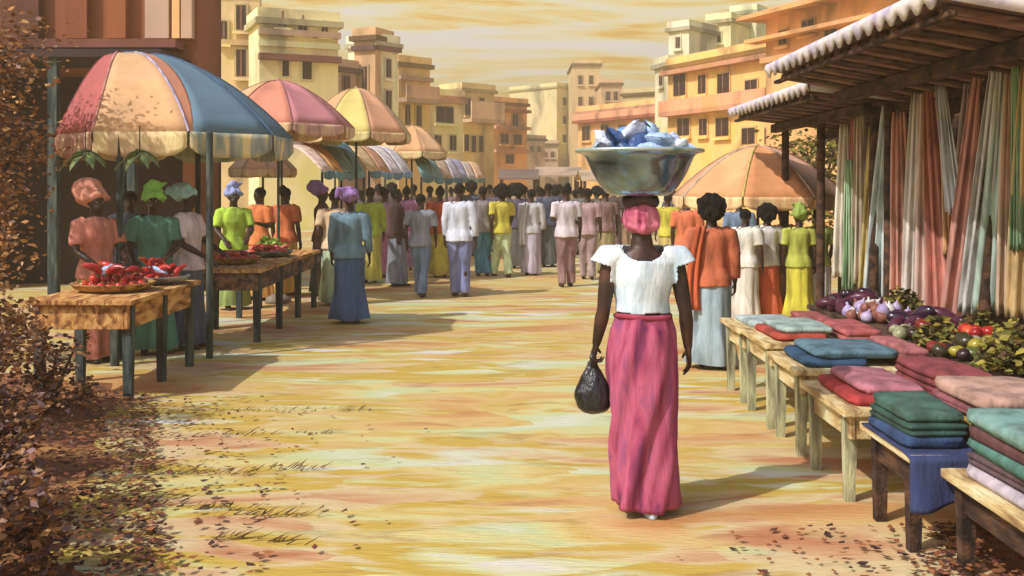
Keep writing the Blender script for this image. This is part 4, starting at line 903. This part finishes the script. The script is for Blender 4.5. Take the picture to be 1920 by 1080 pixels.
MB().tube([(.336 * math.cos(2 * math.pi * k / 64), .336 * math.sin(2 * math.pi * k / 64), .254) for k in range(65)], .0105, 8, round_ends=False).build('rim', RIMM, bs, True)
# water sachets: pillows of thin plastic with crimped ends
def sachet_mesh(seed, L_=.15, W_=.105, T_=.055):
    rows = []; rn = random.Random(seed)
    for j in range(13):
        v = j / 12; e = math.sin(math.pi * v) ** .5; row = []
        w_ = W_ * (.82 + .18 * e) if 0 < j < 12 else W_ * .86
        for k in range(18):
            a = 2 * math.pi * k / 18; ca, sa = math.cos(a), math.sin(a)
            th = T_ * e * (1 + .25 * noise.noise(Vector((ca * 2, v * 6, seed)))) + .002
            row.append((w_ / 2 * math.copysign(abs(ca) ** .8, ca), (v - .5) * L_, th / 2 * sa + .012 * noise.noise(Vector((ca * 3, sa * 3 + v * 8, seed + 5)))))
        rows.append(row)
    return MB().quadgrid(rows, True, True, True).mesh('water_sachet')
SAC = [mat('sachet_%d' % i, [vary(c, .8), c, vary(c, 1.12)], rough=.22, scale=9, bump=.5, spec=.6) for i, c in enumerate(((172, 198, 232), (222, 228, 238), (128, 166, 216), (196, 204, 232), (70, 96, 150)))]
sm = [sachet_mesh(i) for i in range(5)]; rs = random.Random(9)
spots = [(math.cos(a) * r_, math.sin(a) * r_, z_) for r_, cnt, z_, ph in ((.205, 9, .255, 0), (.13, 6, .275, .4), (.04, 2, .30, 1), (.19, 5, .305, .2), (.08, 4, .345, 1)) for a in [ph + 2 * math.pi * k / cnt for k in range(cnt)]]
for i, (x, y, z) in enumerate(spots):
    o = add('water_sachet', sm[i % 5], SAC[[0, 1, 2, 3, 0, 1, 4][i % 7]])
    o.location = (BXo + x, WD - .005 + y, BZ + z); o.rotation_euler = (rs.uniform(-.9, .9), rs.uniform(-.9, .9), rs.uniform(0, 6.28)); s_ = rs.uniform(.9, 1.2); o.scale = (s_, s_, s_ * 1.1)
    tag(o, '%s plastic water sachet heaped in the metal basin' % ['pale blue', 'white', 'mid blue', 'lilac-white', 'pale blue', 'white', 'navy blue'][i % 7], 'sachet', 'water sachets in the basin')
# black bag in her left hand
BLK = mat('black_plastic', [(8, 10, 14), (16, 20, 26), (30, 38, 46)], rough=.28, scale=8, stretch=(2, 2, .6), bump=.5, spec=.6)
hb = armL[2] + (armL[2] - armL[1]).normalized() * .095
bg = thing('plastic_bag', (WX + hb.x, WD + hb.y, hb.z - .30), 'black plastic carrier bag hanging from the woman\'s left hand', 'bag')
rows = []; n = 48
for j in range(26):
    t = j / 25; z = .29 * (1 - t) + .0
    rad = .018 + .085 * (math.sin(math.pi * min(1, t * .62 + .0)) ** 1.5) if t < .8 else None
    prof_ = [(0, .02), (.12, .03), (.3, .06), (.5, .088), (.7, .10), (.85, .095), (.95, .065), (1, .012)]
    for q in range(7):
        if prof_[q][0] <= t <= prof_[q + 1][0]: rad = prof_[q][1] + (prof_[q + 1][1] - prof_[q][1]) * (t - prof_[q][0]) / (prof_[q + 1][0] - prof_[q][0])
    rows.append([((rad + (.012 * math.sin(a * 7 + t * 2) * (1 - t) + .02 * noise.noise(Vector((math.cos(a) * 1.6, math.sin(a) * 1.6, t * 4)))) * min(1, rad * 14)) * math.cos(a) * 1.0, rad * .82 * math.sin(a) + .01 * noise.noise(Vector((a, t * 5, 3))), z) for a in [2 * math.pi * k / n for k in range(n)]])
MB().quadgrid(rows, True, True, True).build('sack', BLK, bg, True)
for sx in (-1, 1): MB().tube([(0, sx * .02, .27), (sx * .01, sx * .03, .315), (0, sx * .012, .345), (-sx * .006, -sx * .01, .33)], [.016, .012, .009, .007], 8).build('handle', BLK, bg, True)

# ------------------------------------------------------------------ produce
REDS = [mat('tomato_%d' % i, [vary(c, .75), c, vary(c, 1.1)], rough=.3, scale=5, bump=.05, spec=.5) for i, c in enumerate(((190, 40, 34), (206, 58, 44), (160, 30, 34), (210, 84, 50)))]
LEAFG = mat('stalk_green', [(84, 110, 50), (110, 140, 60)], bump=0)
def tomato_mesh():
    rows = []
    for j in range(9):
        a = math.pi * (.02 + .96 * j / 8); z = -math.cos(a) * .034; r_ = math.sin(a) * .042
        if j == 8: z -= .006
        rows.append([(r_ * (1 + .05 * math.cos(5 * t)) * math.cos(t), r_ * (1 + .05 * math.cos(5 * t)) * math.sin(t), z) for t in [2 * math.pi * k / 14 for k in range(14)]])
    return MB().quadgrid(rows, True, True, True).mesh('tomato')
def pepper_mesh():
    return MB().tube([(0, 0, 0), (.03, .0, .01), (.07, .008, .014), (.11, .004, .006), (.145, -.012, -.008)], [.018, .03, .028, .02, .007], 10).mesh('red_pepper')
def egg_mesh():
    return MB().tube([(-.07, 0, 0), (-.03, 0, .008), (.03, 0, .008), (.08, .006, 0)], [.02, .036, .048, .034], 12).mesh('aubergine')
def bulb_mesh():
    rows = [[(r_ * math.cos(2 * math.pi * k / 14), r_ * math.sin(2 * math.pi * k / 14), z_) for k in range(14)] for r_, z_ in ((.006, -.04), (.03, -.034), (.046, -.01), (.044, .014), (.026, .036), (.009, .05), (.005, .07))]
    return MB().quadgrid(rows, True, True, True).mesh('onion')
TOM, PEP, EGG, BUL = tomato_mesh(), pepper_mesh(), egg_mesh(), bulb_mesh()
CALYX = MB(); 
for k in range(5):
    a = 2 * math.pi * k / 5; CALYX.quadgrid([[(0.0, 0, .03), (.012 * math.cos(a + .5), .012 * math.sin(a + .5), .032)], [(.012 * math.cos(a - .5), .012 * math.sin(a - .5), .032), (.03 * math.cos(a), .03 * math.sin(a), .036)]])
CALYX.tube([(0, 0, .028), (.004, 0, .048)], .004, 6); CALYX = CALYX.mesh('calyx')
TRAYM = mat('tray_basket', [(120, 84, 50), (176, 132, 80), (204, 166, 104)], scale=20, bump=.8)
TRAYD = mat('tray_enamel', [(60, 62, 74), (110, 116, 124), (160, 168, 170)], rough=.4, metal=.3, scale=6, bump=.1)
def tray(label, x, y, z, r_, m=TRAYM):
    pf_ = [(.002, .0), (.72, .0), (.92, .03), (1, .065), (1.02, .07), (1.0, .075), (.9, .042), (.7, .014), (.002, .012)]
    o = MB().quadgrid([[(q * r_ * math.cos(2 * math.pi * k / 40), q * r_ * math.sin(2 * math.pi * k / 40), zz) for k in range(40)] for q, zz in pf_], True, True, True).build('tray', m, None, True)
    o.location = (x, y, z + .002); tag(o, label, 'tray')
HUES = {'aubergine_skin': 'purple-black', 'aubergine_wine': 'wine-red', 'onion_lilac': 'lilac', 'onion_white': 'white', 'onion_brown': 'brown', 'pepper_yellow': 'yellow', 'pepper_green': 'green', 'pepper_pale': 'pale grey-green', 'pepper_olive': 'olive', 'pepper_dark': 'dark brown', 'pepper_red': 'red', 'tomato_0': 'red', 'tomato_1': 'bright red', 'tomato_2': 'dark red', 'tomato_3': 'orange-red'}
def heap(kind, me, mats_, label, cat, group, x, y, z, r_, cnt, zs=1.0, sc_=1.0, flat=False, calyx=False):
    rn = random.Random(int(x * 97 + y * 31 + cnt)); i = 0; layer = 0
    while i < cnt:
        rr_ = r_ * (1 - .27 * layer); m_ = max(1, int(2.2 * rr_ * rr_ / (.0052 * sc_ * sc_)))
        for k in range(m_):
            if i >= cnt: break
            q = math.sqrt((k + .5) / m_) * rr_; a = k * 2.39996 + layer
            mi = rn.randrange(len(mats_)); o = add(kind, me, mats_[mi]); o.location = (x + q * math.cos(a) * .92, y + q * math.sin(a) * .92, z + (.045 + .055 * layer) * sc_ * zs + rn.uniform(-.006, .006))
            o.rotation_euler = (rn.uniform(-.7, .7), rn.uniform(-.7, .7), rn.uniform(0, 6.28)); s_ = sc_ * rn.uniform(.85, 1.18); o.scale = (s_, s_, s_)
            tag(o, label.replace('{c}', HUES.get(mats_[mi].name, '')), cat, group); i += 1
            if calyx: c = add('calyx', CALYX, LEAFG, o)
        layer += 1
T = .832
tray('round basket tray of tomatoes at the near end of the front table', -3.52, 8.95, T, .35)
heap('tomato', TOM, REDS, '{c} tomato heaped in the near basket tray of the front table', 'tomato', 'tomatoes in the near tray', -3.52, 8.95, T + .015, .30, 62, calyx=True)
heap('red_pepper', PEP, REDS[:3], 'long {c} pepper lying on the near tomato heap', 'pepper', 'peppers on the near tray', -3.50, 8.86, T + .14, .19, 9, flat=True)
tray('dark enamel tray of red peppers at the far end of the front table', -3.36, 9.62, T, .29, TRAYD)
heap('red_pepper', PEP, REDS, 'long {c} pepper heaped in the dark tray of the front table', 'pepper', 'peppers in the dark tray', -3.38, 9.62, T + .02, .22, 34)
tray('shallow basket tray of tomatoes at the near end of the second table', -3.34, 12.15, T, .33)
heap('tomato', TOM, REDS, '{c} tomato heaped at the near end of the second table', 'tomato', 'tomatoes on the second table near end', -3.34, 12.15, T + .015, .28, 46)
tray('shallow basket tray of peppers at the far end of the second table', -3.22, 13.35, T, .33, TRAYD)
heap('red_pepper', PEP, REDS, 'long {c} pepper heaped at the far end of the second table', 'pepper', 'peppers on the second table far end', -3.22, 13.35, T + .015, .27, 34)
PBAG = SAC[0]
for (x, y, z, lb) in ((-3.56, 8.93, T + .19, 'crumpled pale blue plastic bag on top of the near tomato heap'), (-3.30, 9.50, T + .13, 'crumpled pale blue plastic bag on the dark tray of peppers'), (-3.45, 9.78, T + .13, 'crumpled blue-white plastic bag behind the dark tray of peppers')):
    o = add('plastic_bag', sm[int(abs(x * 100)) % 5], PBAG); o.location = (x, y, z); o.rotation_euler = (.5, .2, x * 9); tag(o, lb, 'bag')
GREENS = mat('leaf_greens', [(70, 96, 40), (120, 150, 60), (150, 176, 70), (176, 190, 100)], island=True, rough=.7, bump=0)
def greens(label, x, y, z, r_, h, nl, m, size=.075, name='leafy_greens'):
    t = thing(name, (x, y, z), label, 'greens'); pts = []
    for i in range(nl):
        a = random.uniform(0, 6.28); q = r_ * math.sqrt(random.random()); pts.append(Vector((q * math.cos(a), q * math.sin(a), .02 + h * (1 - (q / r_) ** 2) * random.uniform(.2, 1))))
    for k in range(4): MB().tube([(.02 * k - .03, 0, .004), (.03 * k - .05, .02, h * .5)], .008, 6).build('stalk', LEAFG, t, True)
    leaf_mass('foliage', pts, size, m, t); return t
greens('heap of pale green leaves at the far end of the second table', -3.40, 14.2, T, .26, .22, 380, GREENS)
EGGM = [mat('aubergine_skin', [(34, 20, 40), (60, 34, 60)], rough=.25, scale=4, bump=.03, spec=.6), mat('aubergine_wine', [(64, 26, 44), (96, 44, 66)], rough=.3, scale=4, bump=.03)]
ONI = [mat('onion_lilac', [(150, 130, 176), (196, 184, 210)], rough=.4, scale=8, bump=.1), mat('onion_white', [(196, 190, 186), (214, 210, 206)], rough=.4, scale=8, bump=.1), mat('onion_brown', [(120, 70, 60), (150, 96, 80)], rough=.4, scale=8, bump=.1)]
PEPG = [mat('pepper_%s' % n_, [vary(c, .8), c], rough=.3, scale=5, bump=.04, spec=.5) for n_, c in (('yellow', (176, 160, 60)), ('green', (92, 100, 44)), ('pale', (160, 160, 122)), ('olive', (66, 60, 36)), ('dark', (58, 36, 38)), ('red', (140, 42, 40)))]
Z2 = .642
heap('aubergine', EGG, EGGM, '{c} aubergine heaped at the far end of the produce bench', 'aubergine', 'aubergines on the bench', 3.12, 9.05, Z2, .34, 42, 1.05, 1.15)
heap('onion', BUL, ONI, '{c} onion heaped beside the aubergines on the produce bench', 'onion', 'onions on the bench', 3.02, 8.40, Z2, .27, 40, 1, 1.05)
heap('aubergine', EGG, EGGM, '{c} aubergine heaped in the middle of the produce bench', 'aubergine', 'aubergines mid bench', 3.22, 7.85, Z2, .26, 24, 1.0, 1.15)
heap('sweet_pepper', TOM, PEPG, '{c} sweet pepper heaped on the produce bench', 'pepper', 'sweet peppers on the bench', 3.06, 7.40, Z2, .30, 30, .8, 1.2)
heap('tomato', TOM, REDS, '{c} tomato between the sweet pepper heaps on the produce bench', 'tomato', 'tomatoes on the produce bench', 3.20, 7.0, Z2, .18, 16, 1, 1.1)
heap('sweet_pepper', TOM, PEPG, '{c} sweet pepper heaped at the near part of the produce bench', 'pepper', 'sweet peppers near end', 3.02, 6.62, Z2, .30, 32, .8, 1.2)
heap('aubergine', EGG, EGGM, '{c} aubergine heaped at the near end of the produce bench', 'aubergine', 'aubergines near end', 3.25, 6.28, Z2, .26, 26, 1.1, 1.2)
greens('bunch of olive green leaves at the near end of the produce bench', 3.02, 6.08, Z2, .22, .3, 520, OLIVE)
greens('dark leafy heap behind the onions on the produce bench', 3.28, 8.55, Z2, .2, .26, 340, OLIVE)
greens('olive leaves between the two heaps of sweet peppers', 2.95, 7.0, Z2, .16, .2, 260, OLIVE)
greens('dark olive leaves between the peppers on the produce bench', 3.30, 7.18, Z2, .16, .24, 260, OLIVE)
# green leaf bunches hung under the big parasol
for px, y_, d, lb in ((160, 296, 9.9, 'bunch of grey-green plantain leaves hung under the parasol, above the salmon headwrap'), (262, 296, 10.1, 'bunch of olive plantain leaves hung under the parasol, above the green headwrap')):
    p = P(px, y_, d); t = thing('leaf_bunch', p, lb, 'leaves')
    MB().tube([(0, 0, .32), (0, 0, .05)], .006, 6).build('string', WOODD, t, True)
    for k in range(7):
        a = k * .9; L_ = .2 + .05 * (k % 3); rows = []
        for j in range(7):
            v = j / 6; w_ = .05 * math.sin(math.pi * (v * .92 + .06)); c = Vector((L_ * v * math.cos(a), L_ * v * math.sin(a) * .7, .06 - .16 * v * v + .03 * math.sin(k)))
            sdv = Vector((-math.sin(a), math.cos(a), .3)) * w_; rows.append([c - sdv, c + Vector((0, 0, -.012)), c + sdv])
        MB().quadgrid(rows).build('leaf', mat('plantain_leaf', [(72, 88, 56), (110, 124, 78), (130, 140, 80)], scale=12, bump=.2), t, True, .003)

# ------------------------------------------------------------------ plants, litter
plant('russet_tree', (-5.35, 9.9, 0), 3.9, .8, .8, 9000, .065, OCHRE, 'russet-leaved tree at the left edge beside the front stall', 'tree', 8, .3, tree=True)
for x, y, h, r_, nl, lb in ((-3.82, 7.0, 1.75, .42, 4200, 'tall russet shrub at the left edge in front of the front table'), (-3.22, 5.9, .9, .38, 3000, 'maroon-brown shrub below the tall one at the left edge'), (-2.74, 5.0, .72, .36, 2800, 'dark russet shrub near the lower left corner'), (-2.3, 4.25, .5, .34, 2400, 'low brown shrub in the lower left corner'), (-3.55, 7.75, .65, .3, 900, 'small dark shrub beside the near end of the front table')):
    plant('russet_shrub', (x, y, .05), h, r_, r_, nl, .048, OCHRE if h > 1.2 else RUST, lb, 'shrub', 7, .12, 'shrubs along the left edge')
plant('olive_tree', (6.15, 20.5, 0), 3.1, .75, .75, 2600, .12, OLIVE, 'olive green tree behind the orange parasol and cloth stall', 'tree', 7, .35, tree=True)
plant('russet_shrub', (3.15, 4.55, .05), 1.25, .3, .3, 1200, .07, OLIVE, 'olive-brown shrub at the right edge behind the nearest cloth stack', 'shrub', 6)
pts = []
for i in range(5200):
    if i % 3:
        y = random.uniform(2.9, 8.4); xi = -1.45 - .36 * max(0, y - 3.9); x = xi - abs(random.gauss(0, .55)) + .12
    else:
        y = random.uniform(2.9, 5.2); xi = 1.5 + .55 * max(0, y - 3.8); x = xi + abs(random.gauss(0, .5)) - .12
    if i % 5 == 0: x += (1 if x < 0 else -1) * abs(random.gauss(0, .55))
    dpt = max(0, (xi - x) if x < 0 else (x - xi)); pts.append(Vector((x, y, .014 + .13 * min(1, max(0, dpt) * 1.2) + random.uniform(0, .03))))
tag(leaf_mass('leaf_litter', pts, .05, LITTER, None, True), 'brown fallen leaves strewn along both edges of the street', 'leaf litter', kind='stuff')
mb = MB(); rn = random.Random(5)
for px, py, wd in ((215, 940, 60), (300, 945, 90), (400, 955, 80), (500, 968, 110), (240, 885, 70), (350, 890, 80), (450, 890, 60), (560, 880, 90), (300, 775, 80), (430, 772, 90), (560, 770, 100), (660, 768, 60), (330, 820, 70), (480, 815, 80), (590, 812, 60), (420, 1010, 80), (530, 1018, 60), (260, 1005, 60)):
    for k in range(int(wd / 4)):
        g = G(px + rn.gauss(0, wd / 2.6), py + rn.gauss(0, 3)); a = rn.uniform(-.5, .6); L_ = rn.uniform(.03, .085) * (1.2 if py > 860 else .8); b = len(mb.v); u = Vector((math.cos(rn.random() * 6), math.sin(rn.random() * 6), 0)) * .006
        tip = Vector((L_ * (.9 + a), L_ * .3 * a, L_ * .55)); g.z = .004
        mb.v += [g - u, g + u, g + tip * .55 + u * .8, g + tip * .55 - u * .8, g + tip]; mb.f += [(b, b + 1, b + 2, b + 3), (b + 3, b + 2, b + 4)]
tag(mb.build('dry_grass', mat('dry_grass', [(46, 34, 34), (96, 62, 42), (140, 94, 56)], island=True, bump=0)), 'short dark dry grass tufts across the sandy foreground', 'grass', kind='stuff')

# ------------------------------------------------------------------ warm dusty air
hz = MB().box((0, 118, 10), (420, 246, 22)).build('haze', None); hz['kind'] = 'stuff'; tag(hz, 'pale golden dust haze hanging over the whole street', 'haze')
hm = bpy.data.materials.new('dust_haze'); hm.use_nodes = True; t = hm.node_tree; t.nodes.clear()
pv = t.nodes.new('ShaderNodeVolumePrincipled'); pv.inputs['Color'].default_value = lin((250, 226, 180)); pv.inputs['Density'].default_value = .0045; pv.inputs['Anisotropy'].default_value = .2
mo = t.nodes.new('ShaderNodeOutputMaterial'); t.links.new(pv.outputs[0], mo.inputs['Volume']); hz.data.materials.append(hm)
